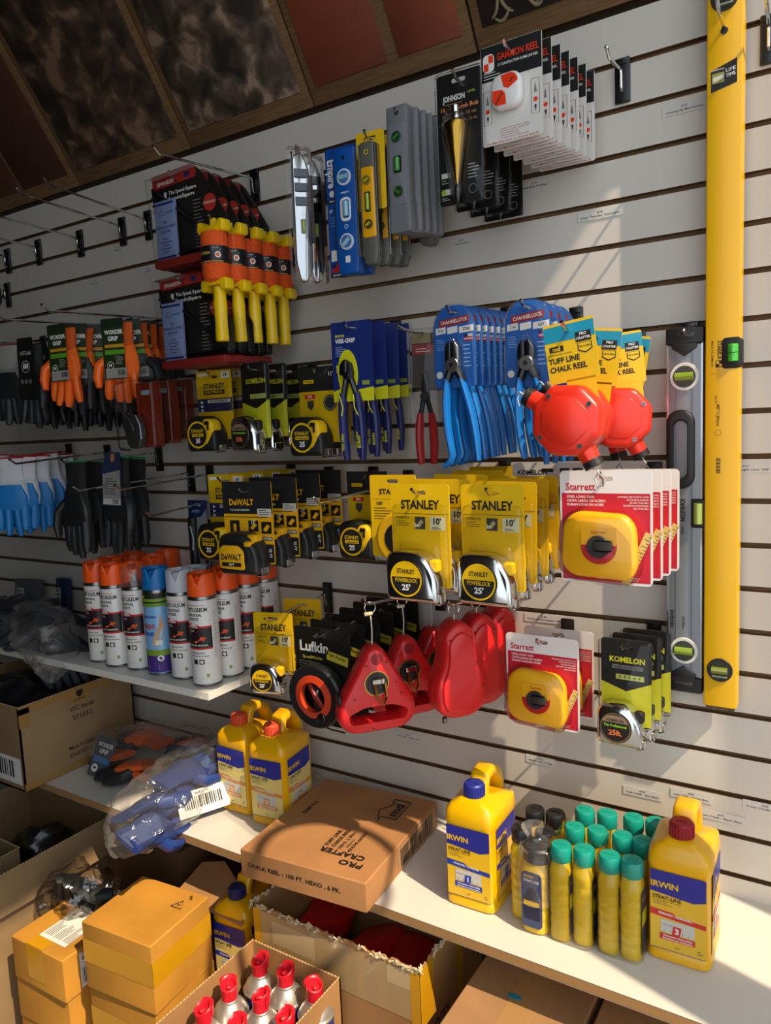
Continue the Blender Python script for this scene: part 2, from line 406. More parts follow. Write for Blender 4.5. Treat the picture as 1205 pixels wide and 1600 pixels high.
# ---- tape measure bodies: side profile faces the viewer
def tape_profile(w, h): return rpoly([(-w/2, -h/2), (w/2, -h/2), (w/2, h*.05), (w*.22, h/2), (-w/2, h/2)], [.01, .004, .02, .022, .022], 5)
def tape(t, w, h, d, body, cx, cz, rimm, label_fn, button=None, y=0, yaw=0, side=None):
    m = MB(); P_ = [(cx+p[0], cz+p[1]) for p in tape_profile(w, h)]
    m.prism(P_, y-d, y, body, .006)
    if side: m.prism([(cx+p[0]*1.02, cz+p[1]*1.02) for p in tape_profile(w, h)], y-d*.62, y-d*.38, side, .001)
    o = m.build('tape_case', t)
    m = MB(); r = min(w, h)*.36; lx, lz = cx-w*.06, cz-h*.03
    m.cyl(r*1.06, -.0015, .002, rimm, (lx, y-d, lz), 'y', 32)
    label_fn(m, lx, lz, r, y-d-.0018); m.build('round_label', o)
    m = MB(); hx = cx+w/2
    m.box((hx+.001, y-d/2, cz-h/2+.006), (.004, d*.5, .014), CHROME, .001); m.box((hx-.004, y-d/2, cz-h/2-.003), (.012, d*.5, .0025), CHROME, .001); m.build('hook_tip', o)
    if button:
        m = MB(); m.box((cx+w*.40, y-d/2, cz+h*.22), (.016, d*.42, .02), button, .003); m.build('lock_button', o)
    return o
def lab_stanley(txt2='POWERLOCK', n="25'", top=YEL, bot=INK):
    def f(m, x, z, r, y):
        m.poly(circ(r, x, z, 32), bot, y); m.poly([(x+r*.97*math.cos(a), z+.1*r+(r*.88)*math.sin(a)) for a in [PI*i/16 for i in range(17)]], top, y-.0002)
        m.ring(r*.9, r, x, z, top, y-.0004)
        m.text('STANLEY', x, z+r*.42, r*.36, INK, y-.0006, w=r*1.15, bold=2); m.text(txt2, x, z-r*.08, r*.3, top, y-.0006, w=r*1.4, bold=2)
        m.text(n, x, z-r*.48, r*.46, WHT, y-.0006, bold=3)
    return f
def lab_fatmax(n='35', sub='FATMAX'):
    def f(m, x, z, r, y):
        m.poly(circ(r, x, z, 32), INK, y); m.ring(r*.92, r*1.06, x, z, YEL, y-.0003)
        m.text('STANLEY', x, z+r*.3, r*.34, YEL, y-.0004, w=r*1.3, bold=2)
        m.rect(x-r*.6, z-r*.14, x+r*.6, z+r*.1, YEL, y-.0003); m.text(sub, x, z-.02*r, r*.2, INK, y-.0006, w=r*1.05, bold=2)
        m.text(n, x, z-r*.48, r*.5, WHT, y-.0004, bold=3)
    return f
def pic(m, x, z, w, h, y, a='#3a3a3a', b='#b0a060'):
    m.rect(x, z, x+w, z+h, mat(a), y); m.poly([(x+w*.15, z+h*.3), (x+w*.6, z+h*.8), (x+w*.85, z+h*.6), (x+w*.45, z+h*.15)], mat(b), y-.0002)

# ---- Stanley PowerLock clamshell
def powerlock(w=.108, h=.168, low=False):
    t = thing('tape_measure_pack', 'x', 'tape measure')
    def pr(m, y):
        m.rect(-w/2+.006, .002, w/2-.006, .0035, INK, y) if 0 else None
        m.text('STANLEY', 0, -.020, .02, INK, y, w=w*.66, bold=3); m.rect(-w/2+.002, -.0345, w/2-.002, -.0338, INK, y)
        m.text('POWERLOCK', -w*.30, -.041, .006, INK, y, w=w*.24, bold=1); m.lines(-w*.42, -.046, w*.24, 3, .0035, INK, y, .0008)
        pic(m, -w*.09, -.059, .019, .02, y); m.text('2x', -w*.06, -.053, .008, WHT, y-.0004, bold=3)
        m.rect(w*.16, -.06, w*.42, -.038, mat('#cfc9a0'), y); m.text("10'", w*.28, -.046, .014, INK, y-.0003, bold=3); m.lines(w*.2, -.055, w*.16, 2, .002, INK, y-.0003, .0008)
    card(t, w, h, YEL, .014, .0015, .006, prints=pr)
    m = MB(); o = rr(w-.008, h-.03, .008, 0, -h/2-.004)
    m.prism(o, -.005, 0, CLEAR, .003, bb=0); m.prism(rr(w-.034, .07, .012, 0, -.115), -.012, -.005, CLEAR, .004, bb=0); m.build('clear_blister', t)
    tape(t, .092 if w > .1 else .074, .08 if w > .1 else .066, .038, CHROME, .002 if w > .1 else -.006, -.13 if w > .1 else -.122, DSTEEL, lab_stanley(), YEL, y=-.006)
    return t
# ---- Stanley FatMax yellow/black
def fatmax(n='35', auto=False):
    t = thing('tape_measure_pack', 'x', 'tape measure')
    w, h = (.1, .15)
    def pr(m, y):
        if auto:
            m.rect(-w/2, -.034, w/2, .014, INK, y); m.rect(-w*.38, -.018, -w*.12, -.011, YEL, y-.0002); m.text('STANLEY', -w*.25, -.0145, .005, INK, y-.0004, bold=2)
            m.ring(.012, .015, w*.3, -.004, STEEL, y-.0002); m.text("11'", w*.3, -.002, .011, WHT, y-.0003, bold=2)
            m.rect(-w*.36, -.048, -w*.1, -.04, RED, y-.0002); m.text('USA', -w*.23, -.044, .007, WHT, y-.0004, bold=2)
            m.poly([(-.03, -.052), (-.014, -.052), (-.014, -.064), (-.022, -.072), (-.03, -.064)], mat('#3a3a30'), y-.0002)
            m.poly(circ(.016, .026, -.058), mat('#2c2c2a'), y-.0002); m.ring(.012, .0135, .026, -.058, mat('#8a8a7a'), y-.0004)
        else:
            m.rect(-w*.45, .003, -w*.1, .009, WHT, y); m.rect(w*.22, -.004, w*.46, .01, WHT, y); m.text("14'", w*.34, .003, .010, INK, y-.0002, bold=3)
            m.text('STANLEY', 0, -.02, .015, INK, y, w=w*.62, bold=3); m.rect(-w*.3, -.038, w*.3, -.028, INK, y); m.text('FATMAX', 0, -.033, .008, YEL, y-.0002, w=w*.5, bold=2)
            m.rect(-w/2, -.075, w/2, -.046, mat('#23284a'), y); m.rect(-w*.2, -.056, w*.45, -.049, mat('#b8b8a8'), y-.0002); m.text('BLADEARMOR', w*.12, -.0525, .006, INK, y-.0004, w=w*.5)
            for i in range(3): m.poly([(-w*.4, -.05-i*.009), (-w*.32, -.054-i*.009), (-w*.4, -.057-i*.009)], WHT, y-.0002)
    card(t, w, h, mat('#dcb408', .45), .014, .0014, .005, prints=pr)
    m = MB(); m.prism(rr(w-.006, h-.034, .006, 0, -.078), -.004, 0, CLEAR, .002, bb=0); m.build('clear_blister', t)
    o = tape(t, .08, .076, .045, mat('#151515', .5), -.004, -.122, BLK, lab_fatmax(n, 'FATMAX' if not auto else 'AutoLock'), None, y=-.004)
    m = MB(); m.prism(rpoly([(-.014, -.135), (.008, -.089), (.03, -.093), (.034, -.118), (.012, -.15)], .011), -.0505, -.02, YEL, .004); m.build('yellow_shell', o, (0, 0, 0))
    m = MB(); m.box((.019, -.052, -.1), (.012, .004, .008), BLK, .001); m.box((.022, -.052, -.109), (.004, .004, .012), BLK, .001); m.build('lock_button', o)
    return t
# ---- DeWalt
def dewalt():
    t = thing('tape_measure_pack', 'x', 'tape measure'); w, h = .118, .165; DY = mat('#e8ac08', .5)
    def pr(m, y):
        m.rect(-w/2, -.045, w/2, .02, INK, y); m.text('DeWALT', -w*.12, -.022, .017, DY, y-.0003, w=w*.5, bold=3); m.text('TOUGHSERIES', -w*.16, -.037, .005, WHT, y-.0003, w=w*.4)
        m.rect(w*.2, -.05, w*.48, -.034, mat('#c9c4b8'), y-.0003); m.lines(w*.23, -.037, w*.22, 3, .004, INK, y-.0005)
        m.rect(-w*.48, -.052, w*.4, -.0505, INK, y)
        m.rect(-w*.38, -.1, -w*.18, -.058, INK, y-.0002); m.rect(-w*.31, -.095, -w*.25, -.065, DY, y-.0004)
        pic(m, 0, -.08, .024, .022, y, '#15120c', '#e8ac08'); m.text("17'", .012, -.062, .01, WHT, y-.0005, bold=2)
        pic(m, w*.26, -.084, .024, .024, y, '#15120c', '#e8ac08'); m.rect(w*.26, -.098, w*.47, -.09, mat('#6a6044'), y); m.text('LIFETIME', w*.365, -.094, .005, WHT, y-.0003, w=w*.18)
        m.rect(w*.34, -.142, w*.49, -.105, INK, y); m.text('25 FT', w*.415, -.123, .008, WHT, y-.0003, rot=-PI/2, bold=2)
    card(t, w, h, DY, .02, .0014, .003, prints=pr)
    o = tape(t, .09, .08, .05, mat('#1d1d1d', .45), .006, -.118, BLK, lambda m, x, z, r, y: None, None, y=-.002, side=mat('#2c2c2c', .6))
    m = MB(); m.prism(rpoly([(-.034, -.145), (-.034, -.11), (-.026, -.1), (.012, -.1), (.024, -.112), (.024, -.148)], .006), -.0562, -.05, DY, .001)
    m.text('DeWALT', -.005, -.123, .016, INK, -.0566, w=.048, bold=3); m.rect(-.028, -.141, .018, -.133, INK, -.0566); m.text('25FT', -.005, -.137, .006, WHT, -.0569, bold=2); m.build('front_badge', o)
    m = MB(); m.box((.034, -.03, -.088), (.022, .022, .014), DY, .002); m.box((.032, -.045, -.097), (.014, .02, .01), DY, .002); m.build('grip_insert', o)
    return t
# ---- Komelon
def komelon(vis=True):
    t = thing('tape_measure_pack', 'x', 'tape measure'); w, h = .084, .15; KY = mat('#ccc820', .45)
    def pr(m, y):
        m.text('KOMELON', .002, -.022, .013, KY, y, w=w*.7, bold=3)
        if vis: m.rect(-w*.28, -.038, w*.34, -.031, mat('#6a6a66'), y); m.text('High-Visibility', .002, -.0345, .006, mat('#2a2a2a'), y-.0002, w=w*.5)
        m.rect(-w*.2, -.056, w*.36, -.047, mat('#b6c060'), y); m.text('3 4 5 6 7', .006, -.0515, .006, INK, y-.0002, w=w*.45)
        m.poly([(-w/2, -.062), (0, -.076), (w/2, -.058), (w/2, -.134), (-w/2, -.134)], KY, y)
    card(t, w, h, mat('#1a1816', .4), .014, .0014, .006, prints=pr)
    m = MB(); m.prism(rr(w+.006, h+.004, .008, 0, -.062), -.012, .002, CLEAR, .004, bb=0); m.build('clear_blister', t)
    def lab(m, x, z, r, y):
        m.poly(circ(r, x, z, 32), mat('#1c1512'), y); m.ring(r*.93, r, x, z, mat('#c9a070', .3, .8), y-.0002)
        m.poly([(x+r*.9*math.cos(a), z+r*.35+r*.5*math.sin(a)) for a in [PI*i/12 for i in range(13)]], mat('#b99a80', .3, .5), y-.0002)
        m.text('KOMELON', x, z+r*.5, r*.24, INK, y-.0004, w=r*1.1, bold=2); m.text('The Professional', x, z+r*.14, r*.24, mat('#9be020'), y-.0004, w=r*1.5, bold=2)
        m.text('25ft.', x, z-r*.36, r*.5, mat('#f08040'), y-.0004, bold=2)
    tape(t, .074, .07, .036, CHROME, -.002, -.124, DSTEEL, lab, BLK, y=-.004)
    return t
# ---- Starrett long tape
def starrett():
    t = thing('long_tape_pack', 'x', 'tape measure'); w, h = .135, .168; SR = mat('#c41a30', .4); SY = mat('#f0b010', .35)
    def pr(m, y):
        m.text('Starrett', -w*.27, -.0125, .015, SR, y, w=w*.33, bold=2)
        m.rect(-w/2+.003, -h+.016, w/2-.003, -.0215, SR, y)
        for i, s_ in enumerate(('STEEL LONG TAPE', 'CINTA LARGA DE ACERO', 'RUBAN LONG EN ACIER')): m.text(s_, -w*.42, -.027-i*.0058, .005, WHT, y-.0003, 'LEFT', 2)
        for i, s_ in enumerate(('DURABLE ABS PLASTIC CASE', 'ESTUCHE PLASTICO', 'DE ABS DURABLE', 'BOITIER EN PLASTIQUE', 'ABS DURABLE')): m.text(s_, w*.46, -.0265-i*.0042, .0034, WHT, y-.0003, 'RIGHT', 1)
        m.lines(-w*.1, -h+.026, w*.5, 3, .003, WHT, y-.0003, .0008); m.rect(-w*.47, -.118, -w*.42, -.108, INK, y-.0003)
    card(t, w, h, mat('#e9e4e0', .35), .012, .0014, .007, prints=pr)
    m = MB(); P_ = [(-.004+p[0], -.096+p[1]) for p in rpoly([(-.056, -.03), (-.04, -.046), (.044, -.05), (.054, -.032), (.052, .028), (.038, .046), (-.034, .05), (-.052, .034)], .016)]
    m.prism(P_, -.026, -.002, SY, .006); o = m.build('tape_case', t)
    m = MB(); m.cyl(.026, -.0015, .001, mat('#c02020', .4), (-.002, -.0262, -.096), 'y', 32); m.rect(-.0275, -.094, .0235, -.068, SY, -.0282); m.text('Starrett', -.002, -.075, .007, SR, -.0285, bold=1); m.build('hub_label', o)
    m = MB(); m.cyl(.0165, -.005, 0, mat('#2a2624', .5), (-.002, -.0275, -.096), 'y', 24, .001); m.box((.006, -.035, -.094), (.028, .006, .016), mat('#2a2624', .5), .003); m.build('crank', o)
    m = MB(); m.poly([(.036, -.112), (.046, -.106), (.074, -.066), (.068, -.062)], mat('#d8d2b8'), -.004) if 0 else None
    a, b = Vector((.03, -.154)), Vector((.064, -.078)); d = (b-a).normalized(); n_ = Vector((-d.y, d.x))*.0055
    m.prism([tuple(a+n_), tuple(a-n_), tuple(b-n_), tuple(b+n_)], -.0048, -.004, mat('#d4bc70', .4))
    for i in range(16):
        c = a.lerp(b, i/16); e = n_*(1 if i % 4 else -1); k_ = .3 if i % 2 else -.4; m.poly([tuple(c-n_), tuple(c-n_*k_), tuple(c-n_*k_+d*.0009), tuple(c-n_+d*.0009)], INK, -.0052)
    m.build('printed_tape_strip', t)
    m = MB(); m.prism([(p[0]*1.1, p[1]*1.1+.008) for p in P_], -.03, 0, CLEAR, .008, bb=0); m.build('clear_blister', t)
    return t
# ---- Lufkin open reel
def lufkin():
    t = thing('open_reel_tape', 'x', 'tape reel'); w, h = .135, .195
    def pr(m, y):
        m.text('Lufkin', -.02, -.026, .028, mat('#d8d2c8'), y, w=.07, bold=3); m.text('SpeedWinder', -.024, -.047, .009, mat('#c8b440'), y, w=.05)
        m.lines(-.058, -.056, .045, 6, .005, mat('#8a8680'), y, .001, 5)
        m.poly([(.012, -.028), (.062, -.038), (.06, -.056), (.01, -.046)], mat('#b8a830'), y); m.text('3X Faster', .037, -.04, .008, INK, y-.0003, rot=-.18, w=.04, bold=2)
    card(t, w, h, mat('#15130f', .45), .014, .0014, .006, prints=pr)
    m = MB(); m.lathe([(.042, -.03), (.06, -.03), (.0635, -.026), (.0635, -.008), (.06, -.004), (.042, -.004)], mat('#1a1a1c', .4), 36, (-.004, 0, -.115), 'y', cap=False); o = m.build('outer_ring', t)
    m = MB(); m.lathe([(.03, -.034), (.043, -.031), (.045, -.022), (.03, -.02), (.03, -.034)], mat('#c8401c', .4), 36, (-.004, 0, -.115), 'y', cap=False); m.build('orange_winding_ring', t)
    m = MB(); m.box((0, -.02, -.118), (.014, .012, .062), mat('#1c1c1c', .4), .003); m.tube([(-.018, -.024, -.09), (.004, -.03, -.115), (.022, -.024, -.145)], .005, mat('#8a1c14', .4)); m.text('Lufkin', .0, -.11, .009, WHT, -.0265, rot=1.1, bold=2); m.build('hub_bar', t)
    m = MB(); m.cyl(.005, -.052, -.03, BLK, (.016, 0, -.152), 'y', 12, .001); m.cyl(.009, -.036, -.03, mat('#5a5a58', .3, 1), (.016, 0, -.152), 'y', 16, .001); m.build('crank_knob', t)
    m = MB(); m.tube([(-.03, -.004, -.18), (.02, -.006, -.186), (.05, -.006, -.186)], .002, STEEL); m.build('tape_end', t)
    return t
# ---- red chalk reels
IR = mat('#d11f22', .32); 
def key_ring(t, z, r=.0105):
    m = MB(); m.tube([(r*math.cos(a), 0, z+r*math.sin(a)) for a in [2*PI*i/20 for i in range(20)]], .0009, CHROME, 6, closed=True); m.build('split_ring', t)
def irwin_reel():
    t = thing('chalk_reel', 'x', 'chalk line reel')
    key_ring(t, -.009)
    m = MB(); m.tube([(0, 0, -.02), (.001, -.002, -.05), (0, 0, -.08)], .0013, mat('#d8d0c0', .8)); m.box((-.004, 0, -.02), (.016, .006, .006), mat('#c8b898', .6), .001); m.build('string', t)
    O = [(p[0], p[1]) for p in rpoly([(-.012, -.078), (-.073, -.185), (-.075, -.218), (-.052, -.238), (.052, -.238), (.075, -.218), (.073, -.185), (.012, -.078)], [.012, .06, .02, .02, .02, .02, .06, .012], 6)]
    H = [(p[0], p[1]-.206) for p in rpoly([(-.048, -.012), (.048, -.012), (.052, .005), (.024, .016), (-.024, .016), (-.052, .005)], .007)]
    m = MB(); m.plate(O, H, -.026, .02, IR, .009, (0, -.206))
    o = m.build('case', t)
    m = MB(); m.cyl(.024, -.0275, -.02, mat('#c8a050', .3, 1), (-.002, 0, -.145), 'y', 28); m.cyl(.0215, -.0285, -.0225, mat('#1a1614', .4), (-.002, 0, -.145), 'y', 28); m.cyl(.011, -.0268, -.02, mat('#8a1014', .5), (0, 0, -.1), 'y', 20); m.build('crank_well', o)
    m = MB(); m.box((.0, -.032, -.14), (.024, .006, .012), CHROME, .002)
    G = mat('#b89048', .3, 1); m.tube([(-.008, -.034, -.143), (-.004, -.035, -.168), (.008, -.034, -.186), (.014, -.034, -.17), (.012, -.034, -.143)], .0028, G, 6); m.build('crank_handle', o)
    m = MB()
    for x, z in ((-.02, -.11), (.018, -.108), (-.045, -.17), (.045, -.17), (-.012, -.23), (.036, -.148)): m.cyl(.0022, -.0266, -.0215, mat('#5a0c0c', .5), (x, 0, z), 'y', 8)
    m.build('screw_holes', o)
    m = MB(); m.cyl(.014, -.003, .003, BLK, (-.07, -.003, -.175), 'x', 18, .001); m.build('filler_cap', o)
    return t
def pear_reel():
    t = thing('chalk_box', 'x', 'chalk line box')
    key_ring(t, -.009)
    m = MB(); m.tube([(0, 0, -.019), (0, 0, -.034)], .0016, mat('#d8d0c0', .8)); m.build('string', t)
    P_ = rpoly([(-.008, -.028), (-.031, -.048), (-.031, -.1), (-.052, -.145), (-.047, -.19), (-.022, -.206), (.022, -.206), (.047, -.19), (.052, -.145), (.031, -.1), (.031, -.048), (.008, -.028)], [.01, .02, .03, .04, .03, .02, .02, .03, .04, .03, .02, .01], 5)
    m = MB(); m.prism(P_, -.026, .026, IR, .008); o = m.build('case', t)
    m = MB(); cx, cz = 0, -.115; m.prism([(p[0]*.8, cz+(p[1]-cz)*.84-.004) for p in P_], -.031, -.024, IR, .003); m.build('raised_front', o)
    m = MB()
    for x, z in ((-.022, -.058), (.022, -.058), (.042, -.15), (-.03, -.186)): m.cyl(.0022, -.0264, -.0235, mat('#5a0c0c', .5), (x, 0, z), 'y', 8)
    m.build('screw_holes', o)
    m = MB(); m.tube([(-.02, 0, -.2), (-.024, 0, -.206)], .005, STEEL); m.lathe([(.0, 0), (.005, .003), (.005, .012), (.0, .016)], STEEL, 12, (-.026, 0, -.222)); m.build('line_hook', t)
    return t
# ---- tuff line hexagonal chalk reels on yellow cards
def tuff_card(t):
    TE = mat('#0f8fb0', .45); w, h = .074, .085
    def pr(m, y):
        m.rect(-w/2, -.014, w/2, .008, TE, y)
        m.rect(w*.12, -.02, w*.42, -.006, INK, y-.0002); m.text('PRO', w*.27, -.0095, .0055, WHT, y-.0004, bold=2); m.text('CRAFTER', w*.27, -.0155, .005, WHT, y-.0004, w=w*.27, bold=2)
        m.poly([(w*.14, -.022), (w*.42, -.022), (w*.42, -.032), (w*.28, -.037), (w*.14, -.032)], INK, y); m.poly([(w*.16, -.0225), (w*.4, -.0225), (w*.4, -.031), (w*.28, -.035), (w*.16, -.031)], mat('#e8c010'), y-.0002); m.text('100 ft./30m', w*.28, -.027, .0042, INK, y-.0004, w=w*.22, bold=2)
        m.rect(-w*.42, -.028, -w*.14, -.02, INK, y); m.text('md', -w*.28, -.024, .009, mat('#e8c010'), y-.0002, bold=3)
        m.text("CONTRACTOR'S CHOICE", -w*.46, -.032, .003, INK, y, 'LEFT', 1)
        m.text('TUFF LINE', -w*.46, -.041, .011, INK, y, 'LEFT', 3, w=w*.62); m.text('CHALK REEL', -w*.46, -.053, .011, INK, y, 'LEFT', 3, w=w*.74)
    return card(t, w, h, mat('#e6bc08', .45), .012, .0012, .003, prints=pr)
def tuff():
    t = thing('chalk_reel', 'x', 'chalk line reel'); tuff_card(t)
    m = MB(); m.prism([(-.012, -.07), (.03, -.07), (.03, -.1), (-.012, -.1)], 0, .0012, mat('#e6bc08', .45)); m.build('card_neck', t)
    cx, cz = -.012, -.128; TR = mat('#e0301c', .3)
    m = MB(); P_ = rpoly([(cx+.0535*math.cos(a), cz+.0535*math.sin(a)) for a in [PI/8*.6+2*PI*i/8 for i in range(8)]], .008, 3)
    m.prism(P_, -.034, .012, TR, .008)
    P2 = rpoly([(cx+.036*math.cos(a), cz+.036*math.sin(a)) for a in [PI/8*.6+2*PI*i/8 for i in range(8)]], .004, 2); m.prism(P2, -.0355, -.033, TR, .001); o = m.build('case', t)
    for i in range(8)[::2]: 
        m = MB(); a = PI/8*.6+2*PI*i/8+.2; m.cyl(.0035, -.0352, -.033, STEEL, (cx+.042*math.cos(a), 0, cz+.042*math.sin(a)), 'y', 10); m.cyl(.0014, -.0356, -.034, BLK, (cx+.042*math.cos(a), 0, cz+.042*math.sin(a)), 'y', 6); m.build('screw', o)
    def neck(a, nm):
        d = Vector((math.cos(a), 0, math.sin(a))); c = Vector((cx, -.011, cz)); m = MB()
        m.tube([c+d*.036, c+d*.054, c+d*.066], [.0165, .0145, .0135], TR, 16); m.tube([c+d*.065, c+d*.075], [.0145, .0145], BLK, 16); m.build(nm, o)
        m = MB(); e = c+d*.075; m.tube([e, e+d*.012], .0012, mat('#d0ccc0')); 
        m.tube([e+d*.010+Vector((x, -.001, z)) for x, z in ((0, 0), (-.006, -.008), (-.004, -.02), (.004, -.02), (.005, -.01), (.001, -.004))], .0011, CHROME, 6); m.build('line_clip', o)
    neck(math.radians(142), 'spout'); neck(math.radians(-68), 'bottom_spout')
    return t
# ------------------------------------------------------------------ pliers
def grip(m, pts, r, mm, flat=.75): m.tube(pts, r, mm, 10, flat=flat)
def arcpts(x0, x1, z0, z1, bow, y, n=7):
    return [(x0+(x1-x0)*t+bow*math.sin(PI*t), y, z0+(z1-z0)*t) for t in [i/(n-1) for i in range(n)]]
def channellock(kind='350S', num='9in'):
    t = thing('pliers_pack', 'x', 'pliers'); w, h = .078, .14; CB = mat('#1f5fae', .4)
    top = .012
    P_ = rpoly([(-w/2, top-h), (w/2, top-h), (w/2, top-.028), (w*.28, top), (-w*.28, top), (-w/2, top-.028)], [.008, .008, .02, .03, .03, .02], 5)
    m = MB(); m.plate(P_, slot(.016, .008), 0, .0012, CB)
    y = -.0003
    m.poly([(-.028, -.012), (.028, -.006), (.028, -.018), (-.028, -.024)], mat('#a01818'), y); m.text('CHANNELLOCK', 0, -.015, .0085, WHT, y-.0003, rot=.1, w=.05, bold=2)
    for x0, x1, s_ in ((-.035, -.016, num), (-.013, .006, ''), (.009, .036, kind)):
        m.poly([(x0, -.036), (x1, -.034), (x1, -.023), (x0, -.025)], WHT, y); m.text(s_, (x0+x1)/2, -.0295, .007, INK, y-.0003, bold=2) if s_ else None
    m.rect(.018, -.05, .034, -.038, mat('#c8c8d0'), y); m.rect(.018, -.045, .034, -.043, RED, y-.0002); m.rect(.018, -.05, .034, -.0475, RED, y-.0002); m.rect(.018, -.0435, .025, -.038, NAVY, y-.0003)
    m.lines(-.034, -.045, .018, 5, .004, mat('#8fb4e0'), y, .001, 3); m.lines(.016, -.056, .018, 6, .007, mat('#8fb4e0'), y, .002, 4)
    m.poly(circ(.006, -.03, -.105), WHT, y)
    m.build('card', t)
    m = MB(); m.prism([(p[0]*1.04, (p[1]+.058)*1.03-.058) for p in P_], -.003, .003, CLEAR, .002, bb=0)
    m.prism(rpoly([(-.018, -.118), (.022, -.118), (.016, -.06), (0, -.035), (-.012, -.06)], .012), -.018, -.003, CLEAR, .004, bb=0); m.build('clear_blister', t)
    m = MB(); y = -.01
    if kind == '350S':
        m.prism(rpoly([(-.012, -.085), (-.012, -.058), (-.005, -.05), (-.0015, -.05), (-.0015, -.085)], .003), -.017, -.006, DSTEEL, .0015)
        m.prism(rpoly([(.0015, -.085), (.0015, -.05), (.006, -.05), (.013, -.06), (.013, -.085)], .003), -.016, -.006, STEEL, .0015)
    else:
        m.prism(rpoly([(-.014, -.085), (-.013, -.062), (-.004, -.052), (-.001, -.054), (-.001, -.085)], .004), -.017, -.006, DSTEEL, .0015)
        m.prism(rpoly([(.001, -.085), (.001, -.054), (.005, -.052), (.015, -.066), (.014, -.085)], .004), -.017, -.006, DSTEEL, .0015)
    m.cyl(.0125, -.019, -.005, STEEL, (.001, 0, -.09), 'y', 24, .0015); m.cyl(.004, -.0205, -.018, DSTEEL, (.001, 0, -.09), 'y', 12)
    m.tube([(-.004, y, -.095), (-.013, y, -.12)], [.008, .006], DSTEEL, 8); m.tube([(.006, y, -.095), (.018, y, -.12)], [.008, .006], DSTEEL, 8)
    o = m.build('steel_head', t)
    BL = mat('#0d6fc0', .3)
    m = MB(); pts = arcpts(-.011, -.006, -.112, -.245, -.006, y, 8)
    if kind == '350S': pts += [(-.012, y, -.258), (-.024, y, -.265)]
    grip(m, pts, [.0065, .0085, .009, .009, .0088, .0085, .008, .0075]+([.007, .005] if kind == '350S' else []), BL); m.build('handle', t)
    m = MB(); grip(m, arcpts(.014, .042 if kind == '350S' else .03, -.112, -.255, .006, y, 8), [.0065, .0085, .0095, .0095, .009, .0088, .008, .006], BL); m.build('handle', t)
    return t
def visegrip():
    t = thing('pliers_pack', 'x', 'pliers'); w, h = .088, .15; NB = mat('#16296e', .4); VY = mat('#d8d414', .45)
    def pr(m, y):
        m.text('IRWIN', -w*.4, -.014, .007, VY, y, 'LEFT', 2); m.text('VISE-GRIP', -w*.4, -.0235, .011, WHT, y, 'LEFT', 3, w=w*.5)
        m.lines(-w*.4, -.034, w*.26, 5, .004, mat('#aab4d8'), y, .0012)
        m.rect(-w*.4, -.083, -w*.26, -.068, VY, y)
        m.poly([(-w/2, -.118), (-w*.3, -.112), (-w*.06, -.118), (w/2, -.112), (w/2, -.138), (-w/2, -.138)], VY, y)
        m.poly([(-w*.12+.022*math.cos(a), -.085+.045*math.sin(a)) for a in [2*PI*i/28 for i in range(28)]], VY, y-.0002)
        m.rect(w*.22, -.108, w*.4, -.1, mat('#8a9a40'), y)
    card(t, w, h, NB, .012, .0012, .002, prints=pr)
    y = -.008; m = MB()
    m.prism(rpoly([(-.022, -.088), (-.02, -.068), (-.01, -.058), (-.004, -.062), (-.006, -.09)], .004), -.016, -.002, DSTEEL, .002); m.prism(rpoly([(-.006, -.088), (-.004, -.062), (.002, -.066), (.006, -.086), (.002, -.1)], .004), -.014, -.002, mat('#222226', .4), .002)
    m.cyl(.007, -.0175, -.002, DSTEEL, (-.006, 0, -.09), 'y', 20, .001); m.tube([(-.01, y, -.095), (-.018, y, -.13)], .006, DSTEEL); m.tube([(.0, y, -.095), (.012, y, -.13)], .006, DSTEEL); m.build('steel_head', t)
    NV = mat('#16205e', .45)
    for s_, x0, x1, tx in ((-1, -.019, -.016, 'VISE GRIP'), (1, .012, .018, 'IRWIN')):
        m = MB(); m.tube(arcpts(x0, x1, -.122, -.25, .004*s_, y, 7), [.007, .0095, .01, .01, .0098, .009, .007], NV, 10, flat=.8); h_ = m.build('handle', t)
        m = MB(); m.tube([(x0-.004, y-.0085, -.126), (x0-.003*s_, y-.009, -.15), (x0+.002+.003*s_, y-.009, -.165)], .0012, VY, 6); m.build('yellow_trim', h_); m = MB(); m.text(tx, (x0+x1)/2+.002*s_, -.215, .008, VY, y-.0092, rot=PI/2, bold=2); m.build('yellow_lettering', h_)
    return t
def redpliers():
    t = thing('pliers_pack', 'x', 'pliers'); w, h = .062, .18
    def pr(m, y): m.rect(-w*.4, -.04, w*.42, -.02, mat('#8a1a18'), y); m.lines(-w*.3, -.028, w*.5, 2, .005, WHT, y-.0002); m.rect(-w*.4, -.018, w*.2, 0, mat('#8a7a50'), y)
    m = MB(); m.prism(rr(w*.84, .1, .004, 0, -.05), 0, .001, mat('#5a5048', .5)); m.prism(rr(w*.84, .0005, .0001, 0, 0), -.0001, 0, INK); pr(m, -.0003); m.build('card', t)
    blister(t, w, h, .02, 0, -.082, .006)
    m = MB(); m.prism(rpoly([(-.008, -.125), (-.005, -.09), (-.001, -.068), (.003, -.07), (.008, -.1), (.01, -.125)], .005), -.014, -.004, mat('#1a1a1a', .4), .002); m.cyl(.009, -.016, -.003, mat('#2a2a2a', .35, .7), (0, 0, -.12), 'y', 16, .001); m.tube([(-.004, -.009, -.125), (-.012, -.009, -.16)], .005, mat('#1a1a1a')); m.tube([(.004, -.009, -.125), (.012, -.009, -.16)], .005, mat('#1a1a1a')); m.build('steel_head', t)
    for s_ in (-1, 1):
        m = MB(); m.tube(arcpts(s_*.011, s_*.012, -.152, -.25, s_*.003, -.009, 6), [.006, .0085, .0085, .0085, .008, .006], mat('#b01c1c', .35), 10); m.build('handle', t)
    return t
